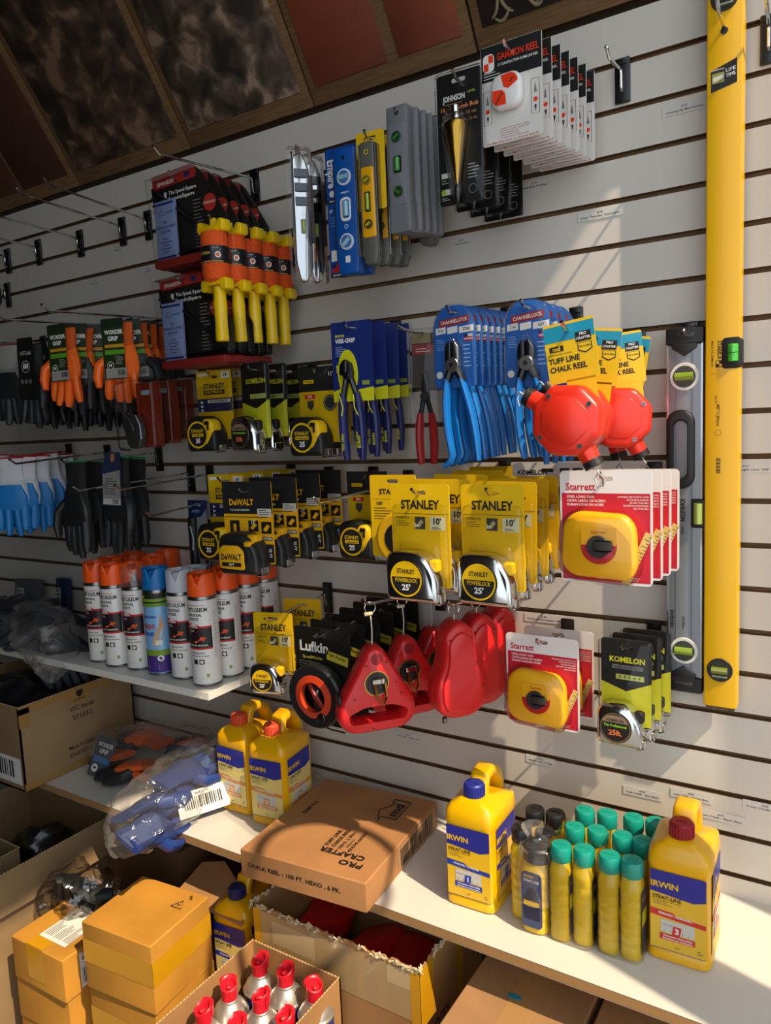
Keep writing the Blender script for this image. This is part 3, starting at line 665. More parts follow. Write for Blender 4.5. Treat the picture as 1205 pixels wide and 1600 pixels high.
# ------------------------------------------------------------------ speed square pack
def swanson():
    t = thing('speed_square_pack', 'x', 'square'); SRd = mat('#a82a20', .4)
    P_ = [(-.075, .008), (.055, .012), (.07, -.002), (.128, -.092), (.128, -.155), (-.055, -.162), (-.062, -.155)]
    m = MB(); m.plate(rpoly(P_, .004, 2), slot(.02, .006), 0, .0012, mat('#1c1916', .5)); y = -.0004
    m.poly([(-.075, .008), (.055, .012), (.052, -.006), (-.074, -.012)], SRd, y); m.text('SWANSON', -.035, -.002, .011, WHT, y-.0003, rot=.03, w=.05, bold=3); m.rect(.02, -.002, .035, .008, NAVY, y-.0003)
    m.text('The Speed Square', .012, -.024, .010, WHT, y, w=.08, bold=2); m.text('Escuadra/Equerre', .008, -.036, .010, WHT, y, w=.075, bold=2)
    m.rect(-.042, -.046, -.034, -.02, WHT, y)
    m.poly(circ(.017, .086, -.062), mat('#b83020'), y); m.text('5 TOOLS IN 1', .086, -.062, .006, WHT, y-.0003, bold=1)
    m.lines(.04, -.05, .028, 14, .007, mat('#8a8680'), y, .0016, 9)
    m.build('card', t)
    m = MB(); m.prism(rr(.058, .118, .002, -.028, -.1), -.016, -.008, mat('#8f9dc8', .6), .001); yy = -.0164
    m.rect(-.056, -.05, .0, -.046, NAVY, yy); m.rect(-.056, -.156, .0, -.152, NAVY, yy)
    for i, s_ in enumerate(('THE', 'SWANSON SPEED', 'SQUARE')): m.text(s_, -.028, -.085-i*.009, .0075, NAVY, yy, bold=1)
    m.tube([(-.044, yy, -.07), (-.036, yy, -.058), (-.028, yy, -.07), (-.044, yy, -.07)], .0005, NAVY, 4); m.text('SWANSON', -.014, -.066, .005, NAVY, yy)
    for i in range(5): m.rect(-.028-.008-i % 2*.006, -.118-i*.0065, -.02+i % 2*.008, -.1165-i*.0065, NAVY, yy)
    m.build('instruction_book', t)
    m = MB(); MT = mat('#3c3c3e', .4, .8)
    for a, b_ in (((-.066, -.012), (-.05, -.15)), ((-.05, -.15), (.12, -.148)), ((-.066, -.012), (.12, -.148))): m.tube([(a[0], -.006, a[1]), (b_[0], -.006, b_[1])], .0075, MT, 6, flat=.4)
    for i in range(8): m.cyl(.003, -.0105, -.009, BLK, (-.068+i*.003, 0, -.03-i*.014), 'y', 8)
    for i in range(9): m.cyl(.003, -.0105, -.009, BLK, (.03+i*.011, 0, -.082-i*.0075), 'y', 8)
    m.build('speed_square', t)
    m = MB(); m.box((.034, -.012, -.168), (.18, .03, .016), mat('#7a1c16', .5), .002); m.build('red_base_tray', t)
    m = MB(); m.prism([(p[0]*1.03, p[1]*1.02) for p in P_], -.02, -.0, CLEAR, .002, bb=0); m.build('clear_blister', t)
    return t
# ------------------------------------------------------------------ mason line winder
def winder():
    t = thing('line_winder', 'x', 'line reel'); YW = mat('#ecc408', .32)
    m = MB(); m.tube([(0, -.012, -.006), (0, -.012, -.12)], .008, YW, 8); 
    def wing(z, up):
        P_ = [(-.035, z), (-.032, z-.006*up), (.032, z-.006*up), (.035, z), (.034, z+.016*up), (.024, z+.018*up), (.018, z+.006*up), (-.018, z+.006*up), (-.024, z+.018*up), (-.034, z+.016*up)]
        m.prism(rpoly(P_, .003, 3), -.024, .0, YW, .002)
    wing(-.018, 1); wing(-.118, -1); m.tube([(.0, -.012, .004), (0, -.012, -.02)], .007, YW)
    o = m.build('winder_frame', t)
    m = MB(); m.lathe([(.014, -.118), (.0255, -.114), (.0275, -.1), (.0275, -.036), (.0255, -.024), (.014, -.02)], mat('#ff5c12', .7, kind='yarn'), 24, (0, -.012, 0)); m.build('orange_line', t)
    m = MB(); m.lathe([(.0279, -.084), (.0281, -.052)], mat('#17151a', .4), 24, (0, -.012, 0), cap=False)
    m.fn = lambda p: Vector((.0285*math.sin(p.x/.0285+.25), -.012-.0285*math.cos(p.x/.0285+.25)+p.y, p.z))
    m.poly(circ(.014, -.008, -.066, 20, .009), mat('#0c0c0c'), 0); m.ring(.0, .001, 0, 0, BLK, 0) if 0 else None
    m.text('Goldblatt', -.008, -.066, .008, mat('#d8b860'), -.0004, w=.026, bold=1); m.poly(circ(.006, .02, -.07, 14), WHT, -.0003); m.poly(circ(.004, .02, -.07, 12), mat('#d8632a'), -.0006); m.lines(.008, -.056, .02, 2, .004, mat('#aaa'), -.0003); m.rect(-.03, -.083, .03, -.0815, mat('#c8a040'), -.0003, 6)
    m.build('paper_band', t)
    m = MB(); m.lathe([(.006, -.124), (.011, -.128), (.0135, -.16), (.0125, -.2), (.0135, -.228), (.012, -.233), (.006, -.234)], YW, 16, (.004, -.012, 0)); m.build('handle', t)
    return t
# ------------------------------------------------------------------ levels
def vial(m, x, z, y, w, h, col='#9fd02a', back='#202020'):
    m.prism(rr(w, h, min(w, h)*.2, x, z), y-.0015, y+.002, mat(back, .4)); 
    if w > h: m.cyl(h*.32, -w*.42, w*.42, mat(col, .1, trans=.3, coat=1), (x, y-.002, z), 'x', 12, h*.1)
    else: m.cyl(w*.32, -h*.42, h*.42, mat(col, .1, trans=.3, coat=1), (x, y-.002, z), 'z', 12, w*.1)
def rvial(m, x, z, y, r, col='#5fb42a', rim='#d8d8d8', back='#202420', ang=0.):
    m.cyl(r, -.003, .002, mat(rim, .4), (x, y, z), 'y', 24, .0006); m.cyl(r*.78, -.0035, .002, mat(back, .4), (x, y, z), 'y', 24)
    d = Vector((math.cos(ang), 0, math.sin(ang)))*r*.62; m.tube([Vector((x, y-.004, z))-d, Vector((x, y-.004, z))+d], r*.3, mat(col, .1, trans=.3, coat=1), 10)
    e = Vector((-math.sin(ang), 0, math.cos(ang)))
def empire():
    t = thing('torpedo_level_pack', 'x', 'level'); EB = mat('#0a4fa0', .35)
    m = MB(); m.plate(rr(.072, .232, .003, -.018, -.104), slot(.012, .006), 0, .0012, mat('#0d4796', .4)); y = -.0003
    m.text('Empire', -.042, -.032, .024, WHT, y, rot=-PI/2, bold=3, w=.05); m.poly(circ(.006, -.042, -.068), WHT, y)
    m.rect(-.053, -.085, -.018, -.078, BLK, y); m.text('MAGNETIC', -.036, -.0815, .005, WHT, y-.0002, bold=2); m.text('9"', -.046, -.1, .009, WHT, y, bold=2); m.lines(-.05, -.11, .018, 4, .005, mat('#6a9ad8'), y)
    m.rect(-.05, -.19, -.034, -.17, WHT, y); m.rect(-.05, -.21, -.03, -.195, RED, y); m.rect(-.05, -.2025, -.04, -.195, NAVY, y-.0002); m.rect(-.053, -.22, -.02, -.212, BLK, y); m.text('MAGNETIC', -.036, -.216, .005, WHT, y-.0002, bold=2); m.build('card', t)
    m = MB(); m.prism(rpoly([(-.02, .0), (.022, .0), (.024, -.02), (.024, -.2), (.02, -.222), (-.018, -.222), (-.022, -.2), (-.022, -.02)], .004), -.024, -.001, EB, .002)
    m.box((-.0225, -.0125, -.11), (.003, .02, .17), STEEL, .0005); m.box((.0245, -.0125, -.11), (.003, .02, .17), STEEL, .0005)
    m.cyl(.0035, -.0245, -.022, BLK, (.0, 0, -.018), 'y', 12)
    rvial(m, .001, -.052, -.024, .0145, '#9fd8ea', '#d8dce0', '#3d6fb0'); rvial(m, .001, -.165, -.024, .0145, '#9fd8ea', '#d8dce0', '#3d6fb0', .7)
    m.prism(rr(.022, .042, .008, .001, -.108), -.0262, -.022, WHT, .001); m.prism(rr(.014, .032, .003, .003, -.108), -.0268, -.022, mat('#2c63ac', .4)); m.cyl(.005, -.013, .013, mat('#9fd8ea', .1, trans=.3, coat=1), (.003, -.027, -.108), 'z', 10)
    m.text('empire', .001, -.078, .006, WHT, -.0244, bold=1); m.ring(.003, .0038, .001, -.138, WHT, -.0244); m.rect(-.004, -.202, .006, -.19, WHT, -.0244); m.build('level_body', t)
    return t
def stan_torpedo():
    t = thing('torpedo_level_pack', 'x', 'level'); G = mat('#5a5850', .45)
    def pr(m, y): m.text('STANLEY', -.004, -.018, .011, INK, y, w=.042, bold=3); m.lines(-.024, -.03, .018, 8, .0045, INK, y, .0014); m.rect(-.022, -.085, -.008, -.075, RED, y); m.lines(-.024, -.092, .016, 4, .005, INK, y)
    card(t, .056, .135, YEL, .012, .0012, .004, prints=pr, cx=0)
    m = MB(); m.prism(rpoly([(-.012, -.012), (.016, -.012), (.018, -.2), (.012, -.222), (-.01, -.222), (-.014, -.2)], .006), -.022, -.002, G, .003)
    m.prism(rpoly([(-.01, -.055), (.0145, -.055), (.0155, -.175), (-.011, -.175)], .004), -.024, -.018, YEL2, .002)
    m.box((.018, -.012, -.11), (.0025, .018, .19), STEEL, .0005); m.box((-.0135, -.012, -.11), (.0025, .018, .19), STEEL, .0005)
    rvial(m, .002, -.078, -.024, .008, '#c8c020', '#8a7a20', '#6a5a20', .5); vial(m, .002, -.115, -.024, .011, .034, '#a8c81a'); rvial(m, .002, -.153, -.024, .008, '#c8c020', '#3a3a20', '#4a4420', .5); m.ring(.003, .0045, .002, -.03, mat('#c8b820'), -.0224); m.build('level_body', t)
    return t
def grey_level():
    t = thing('plastic_level', 'x', 'level'); G = mat('#72757a', .5)
    m = MB(); m.plate(rpoly([(-.021, .012), (.021, .012), (.021, -.192), (.017, -.2), (-.021, -.2)], .002), circ(.0045, 0, 0, 14), -.02, 0, G, .0015)
    m.prism(rr(.032, .136, .002, 0, -.086), -.0215, -.018, mat('#7c8086', .5), .0006)
    rvial(m, 0, -.04, -.021, .0095, '#2e8a2a', '#3c4a40', '#16381a', .6); vial(m, 0, -.086, -.021, .016, .028, '#3aa82e'); rvial(m, 0, -.132, -.021, .0095, '#2e8a2a', '#3c4a40', '#16381a', -.6); m.build('level_body', t)
    return t
def chrome_level():
    t = thing('magnetic_level_pack', 'x', 'level')
    m = MB(); m.prism(rpoly([(-.012, 0), (.006, .01), (.02, -.02), (.02, -.2), (.008, -.225), (-.006, -.225), (-.014, -.19)], .006), -.02, -.004, mat('#b8bcc0', .12, 1), .003)
    for z in (-.03, -.055, -.08): m.box((.003, -.0215, z), (.026, .002, .015), mat('#3a3c40', .15, .9), .0008)
    vial(m, .003, -.125, -.021, .009, .026, '#a8c81a', '#707478'); m.build('level_body', t)
    m = MB(); m.prism(rpoly([(.0, .03), (.004, .03), (.03, -.04), (.03, -.15), (.0, -.15)], .002), 0, .001, mat('#6a4a38', .4)); m.build('card', t)
    blister(t, .046, .245, .024, .002, -.105, .008)
    return t
# ------------------------------------------------------------------ gammon reel and plumb bob
def gammon():
    t = thing('gammon_reel_pack', 'x', 'plumb line reel'); GW = mat('#dcd8d2', .45); GO = mat('#ee3a10', .4); w = .1; h = .148
    def pr(m, y):
        m.rect(-w/2+.0005, -.036, w/2-.0005, .0155, BLK, y)
        cx, cz, q = -.037, -.005, .009
        m.poly(rr(.019, .026, .006, cx, cz-.004), WHT, y-.0002)
        m.poly([(cx, cz-.004), (cx, cz+.007), (cx+.008, cz+.007), (cx+.008, cz-.004)], GO, y-.0004); m.poly([(cx-.008, cz-.004), (cx, cz-.004), (cx, cz-.015), (cx-.008, cz-.015)], GO, y-.0004)
        m.text('GAMMON REEL', .011, -.004, .0145, GO, y-.0003, w=.068, bold=1); m.text("12' CONSTRUCTION PLUMB LINE REEL", .011, -.0155, .0055, WHT, y-.0003, w=.066, bold=1)
        m.lines(-.046, -.023, .03, 3, .004, WHT, y-.0003, .001)
        for x in (-.047, .032): m.tube([(x, y, -.05), (x+.013, y, -.05), (x+.013, y, -.1), (x, y, -.1), (x, y, -.05)], .0003, INK, 4); m.poly([(x+.0065, -.055), (x+.009, -.07), (x+.004, -.07)], mat('#777'), y); m.poly(circ(.0035, x+.0065, -.08, 12), GO, y); m.poly([(x+.0045, -.088), (x+.0085, -.088), (x+.0065, -.098)], INK, y)
        m.lines(-.02, -.11, .05, 5, .0035, mat('#b07068'), y, .0007, 2); m.text('For Maxi Reel 30 m. or Texturel Reel 34', 0, -.129, .004, mat('#c02a18'), y, w=.085, bold=1)
    card(t, w, h, GW, .016, .0012, .003, prints=pr)
    m = MB(); m.prism(rr(.05, .052, .016, -.003, -.062, 6), -.02, -.001, mat('#e4e2e0', .3), .006); yy = -.0202; cx, cz = -.003, -.062
    A = [(cx+(p[0]-cx)*.86, cz+(p[1]-cz)*.86) for p in rr(.05, .052, .016, cx, cz, 6)]
    m.poly([p for p in A if p[0] >= cx-.0005 and p[1] >= cz-.0005][:7]+[(cx-.006, cz+.021), (cx-.002, cz+.004), (cx+.006, cz)], GO, yy) 
    m.poly([(cx-.02, cz+.002), (cx-.021, cz-.014), (cx-.013, cz-.0215), (cx+.002, cz-.0215), (cx+.001, cz-.006), (cx-.004, cz)], GO, yy-.0001)
    m.text('GAMMON', cx-.01, cz-.012, .0045, INK, yy-.0003, rot=.9, bold=2); m.text('REEL', cx+.012, cz+.012, .0045, INK, yy-.0003, rot=.9, bold=2); m.build('reel', t)
    return t
def johnson():
    t = thing('plumb_bob_pack', 'x', 'plumb bob'); w, h = .076, .2
    def pr(m, y):
        m.text('JOHNSON', -.008, -.026, .012, WHT, y, w=.038, bold=3); m.text('LEVEL', .022, -.022, .005, mat('#a8c83a'), y, bold=1); m.rect(-.026, -.0345, .006, -.0338, mat('#e08a4a'), y)
        m.text('16 oz. Plumb Bob', 0, -.041, .009, mat('#e08a4a'), y, w=.064, bold=2); m.text('Fil a plomb, 16 oz', 0, -.052, .0075, mat('#a87a4a'), y, w=.058, bold=1); m.text('Peso de plomada, 16 oz.', 0, -.062, .007, mat('#a87a4a'), y, w=.062, bold=1)
        m.rect(-.034, -.145, -.018, -.137, mat('#d8d8c0'), y); m.rect(-.034, -.171, -.018, -.162, mat('#d8d8c0'), y); m.poly(circ(.004, -.031, -.166), mat('#9ab82a'), y-.0002); m.lines(-.034, -.148, .012, 2, .004, mat('#aaa'), y); m.lines(.012, -.13, .02, 5, .005, mat('#aaa'), y); m.lines(-.034, -.175, .014, 2, .003, mat('#aaa'), y)
        m.ring(.0065, .007, .02, -.168, mat('#aaa'), y)
    card(t, w, h, mat('#100f0f', .4), .012, .0012, .004, prints=pr)
    m = MB(); m.prism(rr(w+.006, h+.006, .008, 0, -.088), -.005, .003, CLEAR, .003, bb=0); m.prism(rpoly([(-.01, -.18), (.008, -.18), (.021, -.078), (.008, -.044), (-.01, -.044), (-.023, -.078)], .006), -.026, -.005, CLEAR, .005, bb=0); m.build('clear_blister', t)
    c = (-.001, -.014, -.014)
    m = MB(); m.lathe([(.001, -.152), (.004, -.14), (.012, -.1), (.0185, -.062), (.0175, -.056), (.009, -.05)], mat('#b08a3a', .22, 1, kind='brass'), 24, c); o = m.build('brass_bob', t)
    m = MB(); m.lathe([(.008, -.051), (.0075, -.042), (.006, -.04), (.006, -.03), (.004, -.028)], CHROME, 20, c); m.build('steel_cap', o)
    m = MB(); m.lathe([(.0005, -.178), (.005, -.166), (.006, -.158), (.003, -.148)], DSTEEL, 16, c); m.build('steel_tip', o)
    return t
# ------------------------------------------------------------------ gloves
def glove(name, label, cuff, back, palm, hem=None, seed=0, L=1., fold=0.):
    """a knitted work glove hanging fingers down from the origin"""
    r = random.Random(seed); t = thing(name, label, 'glove')
    C = mat(cuff, .85, kind='knit'); B_ = mat(back, .85, kind='knit'); P_ = mat(palm, .5, kind='grit')
    def sec(z, w, d, x=0, y=0, n=14, wob=0):
        return [(x+w/2*math.copysign(abs(math.cos(a))**.8, math.cos(a))*(1+wob*math.sin(3*a)), y+d/2*math.copysign(abs(math.sin(a))**.8, math.sin(a)), z*L) for a in [2*PI*i/n for i in range(n)]]
    m = MB(); sx = r.uniform(-.006, .006)
    m.loft([sec(.0, .07, .018), sec(-.02, .066, .02, wob=.05), sec(-.045, .064, .021, sx*.4, wob=.05), sec(-.06, .07, .022, sx*.6)], C); m.build('cuff', t)
    if hem:
        m = MB(); m.tube([Vector(p)*1 for p in sec(.001, .072, .02)], .0022, mat(hem, .8), 6, closed=True); m.build('hem', t)
    m = MB(); m.loft([sec(-.056, .069, .021, sx*.6), sec(-.075, .082, .026, sx), sec(-.1, .09, .03, sx), sec(-.12, .088, .028, sx), sec(-.135, .08, .022, sx)], B_); m.build('hand_back', t)
    m = MB(); m.loft([sec(-.07, .06, .014, sx, -.008), sec(-.1, .086, .024, sx, -.007), sec(-.125, .088, .024, sx, -.006), sec(-.138, .078, .018, sx, -.004)], P_)
    for i in range(4):
        x0 = sx-.031+i*.0208; ln = (.062, .075, .078, .066)[i]*r.uniform(.9, 1.05); dx = (i-1.5)*.004+r.uniform(-.006, .006); dy = r.uniform(-.012, .006)
        m.tube([(x0, -.003, -.125*L), (x0+dx*.3, -.003+dy*.2, (-.13-ln*.35)*L), (x0+dx*.7, -.003+dy*.6, (-.13-ln*.75)*L), (x0+dx, -.003+dy, (-.13-ln)*L)], [.0115, .012, .0118, .007], P_, 10, flat=.85)
    k = r.choice((-1, 1)) if fold == 0 else fold
    m.tube([(sx+k*.03, -.006, -.085*L), (sx+k*.05, -.014, -.105*L), (sx+k*.054, -.018, -.135*L), (sx+k*.05, -.02, -.16*L)], [.013, .0145, .013, .008], P_, 10, flat=.85); m.build('coated_fingers', t)
    return t
def glove_card(t, kind):
    if kind == 'wonder':
        def pr(m, y):
            m.rect(-.027, -.01, .027, .008, mat('#1a2616'), y); m.text('WONDER', 0, -.022, .013, WHT, y, w=.048, bold=3); m.text('GRIP', -.003, -.036, .013, WHT, y, w=.028, bold=3)
            m.rect(-.026, -.055, .026, -.048, mat('#c89018'), y); m.rect(-.026, -.07, .026, -.06, mat('#5a9a20'), y); m.lines(-.0, -.074, .022, 5, .004, mat('#9a9a90'), y)
            m.rect(-.0275, -.122, .0275, -.1, mat('#9a9690'), y); m.poly(circ(.009, -.014, -.094, 16), WHT, y-.0002); m.poly(circ(.0078, -.014, -.094, 16), INK, y-.0003); m.text('M', -.014, -.094, .01, WHT, y-.0005, bold=3); m.bars(.004, -.116, .02, .012, INK, y-.0003)
        m = MB(); m.prism(rr(.056, .132, .004, -.004, -.058), -.022, -.021, mat('#1e3014', .5)); pr(m, -.0223); m.build('size_card', t)
    elif kind == 'atlas':
        m = MB(); m.prism(rr(.056, .15, .004, 0, -.058), -.022, -.021, mat('#161614', .5)); y = -.0223
        m.text('ATLAS', .002, -.022, .013, mat('#c8c4bc'), y, w=.04, bold=2); m.ring(.0135, .015, 0, -.055, mat('#c8c4bc'), y); 
        for i in range(4): m.tube([(-.008+i*.005, y, -.06), (-.006+i*.005, y, -.048)], .0016, mat('#c8c4bc'), 4)
        for i in range(3): m.poly(circ(.006, -.015+i*.015, -.092, 14), mat('#6a6862'), y)
        m.build('size_card', t)
    elif kind == 'grey':
        m = MB(); m.prism(rpoly([(-.03, -.115), (.03, -.115), (.03, .012), (-.012, .012), (-.03, -.02)], .004), -.022, -.021, mat('#24304e', .5)); y = -.0223
        m.poly([(-.028, -.11), (.028, -.11), (.028, -.03), (-.028, -.04)], mat('#8a8a86'), y); m.lines(-.02, -.05, .04, 7, .006, mat('#3a3a3a'), y-.0002, .0018); m.rect(-.028, -.112, .028, -.098, mat('#c0bcb4'), y-.0002); m.bars(.002, -.11, .02, .011, INK, y-.0004)
        m.rect(-.0, -.01, .012, .008, mat('#a8763a'), y); m.build('size_card', t)
# ------------------------------------------------------------------ clear packs with orange card and clutch reel
def hook_reel():
    t = thing('chalk_reel_pack', 'x', 'tool pack'); w, h = .112, .15
    m = MB(); m.prism(rr(.07, .14, .004, .008, -.07), 0, .001, mat('#9a3418', .5)); m.rect(-.012, -.026, .012, -.016, mat('#8aa0b0'), -.0004); m.build('card', t)
    m = MB(); m.prism(rpoly([(-.044, -.06), (-.01, -.07), (.006, -.1), (-.004, -.14), (-.036, -.142), (-.046, -.11)], .012), -.026, -.006, mat('#4c4c4c', .35, .6), .004); m.build('reel_case', t)
    m = MB(); m.tube([(-.042, -.028, -.062), (-.02, -.03, -.08), (-.012, -.03, -.1), (-.02, -.03, -.112), (-.03, -.03, -.106)], .003, STEEL, 6); m.tube([(-.006, -.028, -.07), (.004, -.028, -.09), (.006, -.028, -.12)], .0025, STEEL, 6); m.build('steel_hook', t)
    m = MB(); m.prism(rr(w, h, .01, -.005, -.07), -.036, .0, CLEAR, .006, bb=0); m.prism(rr(w+.01, h+.01, .01, -.005, -.07), -.001, .001, CLEAR); m.build('clear_blister', t)
    return t
def avery():
    t = thing('tool_pack', 'x', 'tool pack')
    def pr(m, y): m.text('AVERY', -.006, -.016, .009, mat('#9ab0d8'), y, w=.028, bold=2); m.poly([(-.032, -.03), (.01, -.03), (.032, -.008), (.032, -.156), (.0, -.156)], mat('#8e8e92'), y); m.text('HANDLER', .022, -.07, .01, INK, y-.0002, rot=-PI/2, bold=2); m.poly(circ(.006, .022, -.14), INK, y-.0002); m.poly(circ(.006, .022, -.12), mat('#444'), y-.0002)
    card(t, .066, .168, mat('#1e2a5a', .5), .012, .0012, .002, prints=pr)
    m = MB(); m.tube([(-.01, -.01, -.03), (-.012, -.01, -.09), (-.01, -.01, -.15)], [.012, .01, .012], mat('#161616', .4), 10); m.build('tool_body', t)
    m = MB(); m.tube([(-.006, -.022, -.05), (.004, -.024, -.08), (-.002, -.022, -.11)], .0018, mat('#b0b0b0', .4)); m.build('wire_loop', t)
    return t
# ------------------------------------------------------------------ aerosol cans
def wrapfn(r, a0=0.):
    return lambda p: Vector(((r-p.y)*math.sin(p.x/r+a0), -(r-p.y)*math.cos(p.x/r+a0), p.z))
def cap(m, col, r=.0315, z=.205, h=.05, notch=True, mm=None):
    M_ = mm or mat(col, .4); n = 32; ro = []; ri = []
    def hh(a):
        if not notch: return h
        d = abs((a-(-PI/2+.55)+PI) % (2*PI)-PI); return h-(.024*max(0, 1-(d/.32)**2) if d < .32 else 0)
    A = [2*PI*i/n for i in range(n)]
    rings = [[(r*math.cos(a), r*math.sin(a), z) for a in A], [(r*math.cos(a), r*math.sin(a), z+.012) for a in A],
             [(r*.975*math.cos(a), r*.975*math.sin(a), z+hh(a)-.003) for a in A], [(r*.93*math.cos(a), r*.93*math.sin(a), z+hh(a)) for a in A],
             [(r*.84*math.cos(a), r*.84*math.sin(a), z+hh(a)-.001) for a in A], [(r*.82*math.cos(a), r*.82*math.sin(a), z+min(hh(a)-.003, h-.008)) for a in A],
             [(r*.3*math.cos(a), r*.3*math.sin(a), z+h-.012) for a in A]]
    m.loft(rings, M_)
    m.cyl(r*.5, z+h-.013, z+h-.006, M_, seg=20, b=.002)
def spraycan(capcol, label, kind='paint', a0=.38, grp='spray cans on the upper shelf', clearcap=False):
    t = thing('spray_can', label, 'spray can', (0, 0, 0), 0, grp); R_ = .033
    m = MB(); m.lathe([(.029, 0), (R_, .002), (R_, .006)], STEEL, 28); m.lathe([(R_, .197), (.0335, .2), (.032, .205), (.026, .209)], STEEL, 28); 
    m.lathe([(R_-.0002, .005), (R_, .007), (R_, .196), (R_-.001, .198)], mat('#e6e3de' if kind == 'paint' else '#7fb4e0', .3, coat=.3), 28, cap=False); m.build('can_body', t)
    m = MB(); m.fn = wrapfn(R_, a0); y = -.0004
    if kind == 'paint':
        m.text('RUST-OLEUM', 0, .176, .0125, INK, y, w=.052, bold=3); m.text('INDUSTRIAL', -.004, .164, .008, INK, y, w=.036, bold=3); m.text('CHOICE', -.008, .155, .008, INK, y, w=.026, bold=3); m.rect(-.026, .185, .02, .1862, RED, y, 6)
        m.rect(-.034, .088, .034, .138, mat('#1c1a1e', .4), y, 14); m.rect(-.034, .086, .034, .09, mat('#c81c18'), y-.0002, 14); m.rect(-.034, .135, .034, .139, mat('#c81c18'), y-.0002, 14)
        m.poly([(p[0], p[1]) for p in circ(.021, -.012, .134, 24, .0115)], mat('#c41c1c'), y-.0004); m.poly([(-.012+.02*math.cos(a), .124+.007*math.sin(a)) for a in [PI+PI*i/12 for i in range(13)]], mat('#3a6ab0'), y-.0003)
        m.text('Precision', -.012, .137, .007, WHT, y-.0006, w=.03, bold=1); m.text('Line', -.012, .129, .007, WHT, y-.0006, bold=1)
        m.poly([(-.008, .104), (.008, .112), (.006, .116), (.02, .114), (.014, .104), (.011, .108), (-.004, .1)], mat('#e85a20'), y-.0006); m.text('INVERTED MARKING', .0, .0955, .005, WHT, y-.0006, w=.045, bold=2)
        m.text('Marking Paint', .0, .078, .0055, INK, y, w=.03); m.text('Peinture de marquage', .004, .071, .005, INK, y, w=.04)
        m.rect(-.013, .052, -.003, .063, INK, y, 2); m.rect(.001, .052, .013, .063, INK, y, 3); m.poly(circ(.004, .007, .0575, 12), WHT, y-.0003)
        m.lines(-.02, .046, .036, 3, .004, mat('#777'), y, .0008); m.lines(.038, .17, .012, 26, .0042, mat('#888'), y, .001, 6); m.lines(-.012, .02, .03, 2, .004, mat('#777'), y, .0009); m.rect(.016, .022, .022, .03, mat('#8aa030'), y)
    else:
        m.rect(-.05, .17, .05, .197, mat('#20241c'), y, 16); m.rect(-.05, .166, .05, .174, mat('#6f9a2a'), y-.0002, 16); m.rect(-.05, .178, .05, .185, mat('#7aa02a'), y-.0002, 16); m.rect(-.03, .186, -.014, .192, YEL, y-.0003, 3)
        m.text('Construction', -.008, .142, .010, mat('#1a4aa0'), y, w=.045, bold=3); m.text('ADHESIVE', -.01, .118, .014, mat('#c82a20'), y, w=.04, bold=3); m.text('CLEANER', -.01, .1, .013, mat('#1a4aa0'), y, w=.036, bold=3)
        m.poly([(.0, .075), (.012, .07), (.026, .088), (.03, .12), (.024, .15), (.018, .12), (.006, .095)], mat('#c89a70'), y-.0003); m.rect(.008, .074, .024, .086, mat('#d8dcd0'), y-.0005, 3)
        m.rect(-.05, .008, .05, .048, mat('#4a2a80'), y, 16); m.rect(-.05, .048, .05, .062, mat('#7a9a20'), y, 16); m.poly(circ(.008, .018, .042, 16, .007), WHT, y-.0004); m.lines(-.014, .03, .03, 3, .006, WHT, y-.0004, .0016)
    m.build('printed_label', t, recalc=False)
    m = MB()
    if clearcap:
        m.cyl(.0315, .203, .252, HAZE, seg=28, b=.004); m.build('clear_cap', t); m = MB(); m.lathe([(.026, .205), (.012, .216), (.006, .217), (.006, .232), (.001, .233)], STEEL, 20); m.build('valve', t)
    else: cap(m, capcol); m.build('cap', t)
    return t
def redcan(label=''):
    """marking can with silver dome and red tip, seen from above in the carton"""
    t = thing('spray_can', label, 'spray can', (0, 0, 0), 0, 'red tipped cans in the open carton'); R_ = .033; RC = mat('#d81e2e', .35)
    m = MB(); m.lathe([(.03, 0), (R_, .003), (R_, .15)], mat('#2a3a8a', .35), 28); m.build('can_body', t)
    m = MB(); m.lathe([(R_, .148), (.0345, .151), (.0345, .154), (.032, .157), (.0315, .158), (.027, .168), (.02, .176), (.0165, .179), (.0165, .182), (.014, .184)], mat('#c4c0b8', .38, .75), 32); m.build('silver_dome', t)
    m = MB(); n = 24; A = [2*PI*i/n for i in range(n)]
    def rg(r, z0, tilt): return [(r*math.cos(a), r*math.sin(a)-.0, z0+tilt*(math.sin(a)+.0)) for a in A]
    m.loft([rg(.015, .181, 0), rg(.015, .198, 0), rg(.016, .211, .006), rg(.014, .2125, .006), rg(.0118, .2105, .006), rg(.010, .203, .004)], RC)
    m.box((.0, -.001, .2065), (.009, .013, .006), RC, .002); m.tube([(.0, .0, .2), (0, .001, .2095)], .0035, RC)
    m.loft([[(.0165*math.cos(a), .0165*math.sin(a)+.002, 0.195) for a in [PI*.15+PI*.7*i/8 for i in range(9)]]+[(.0135*math.cos(a), .0135*math.sin(a)+.002, .195) for a in [PI*.85-PI*.7*i/8 for i in range(9)]],
            [(.018*math.cos(a), .018*math.sin(a)+.002, .216) for a in [PI*.15+PI*.7*i/8 for i in range(9)]]+[(.0145*math.cos(a), .0145*math.sin(a)+.002, .216) for a in [PI*.85-PI*.7*i/8 for i in range(9)]]], RC)
    m.build('red_spray_tip', t)
    return t
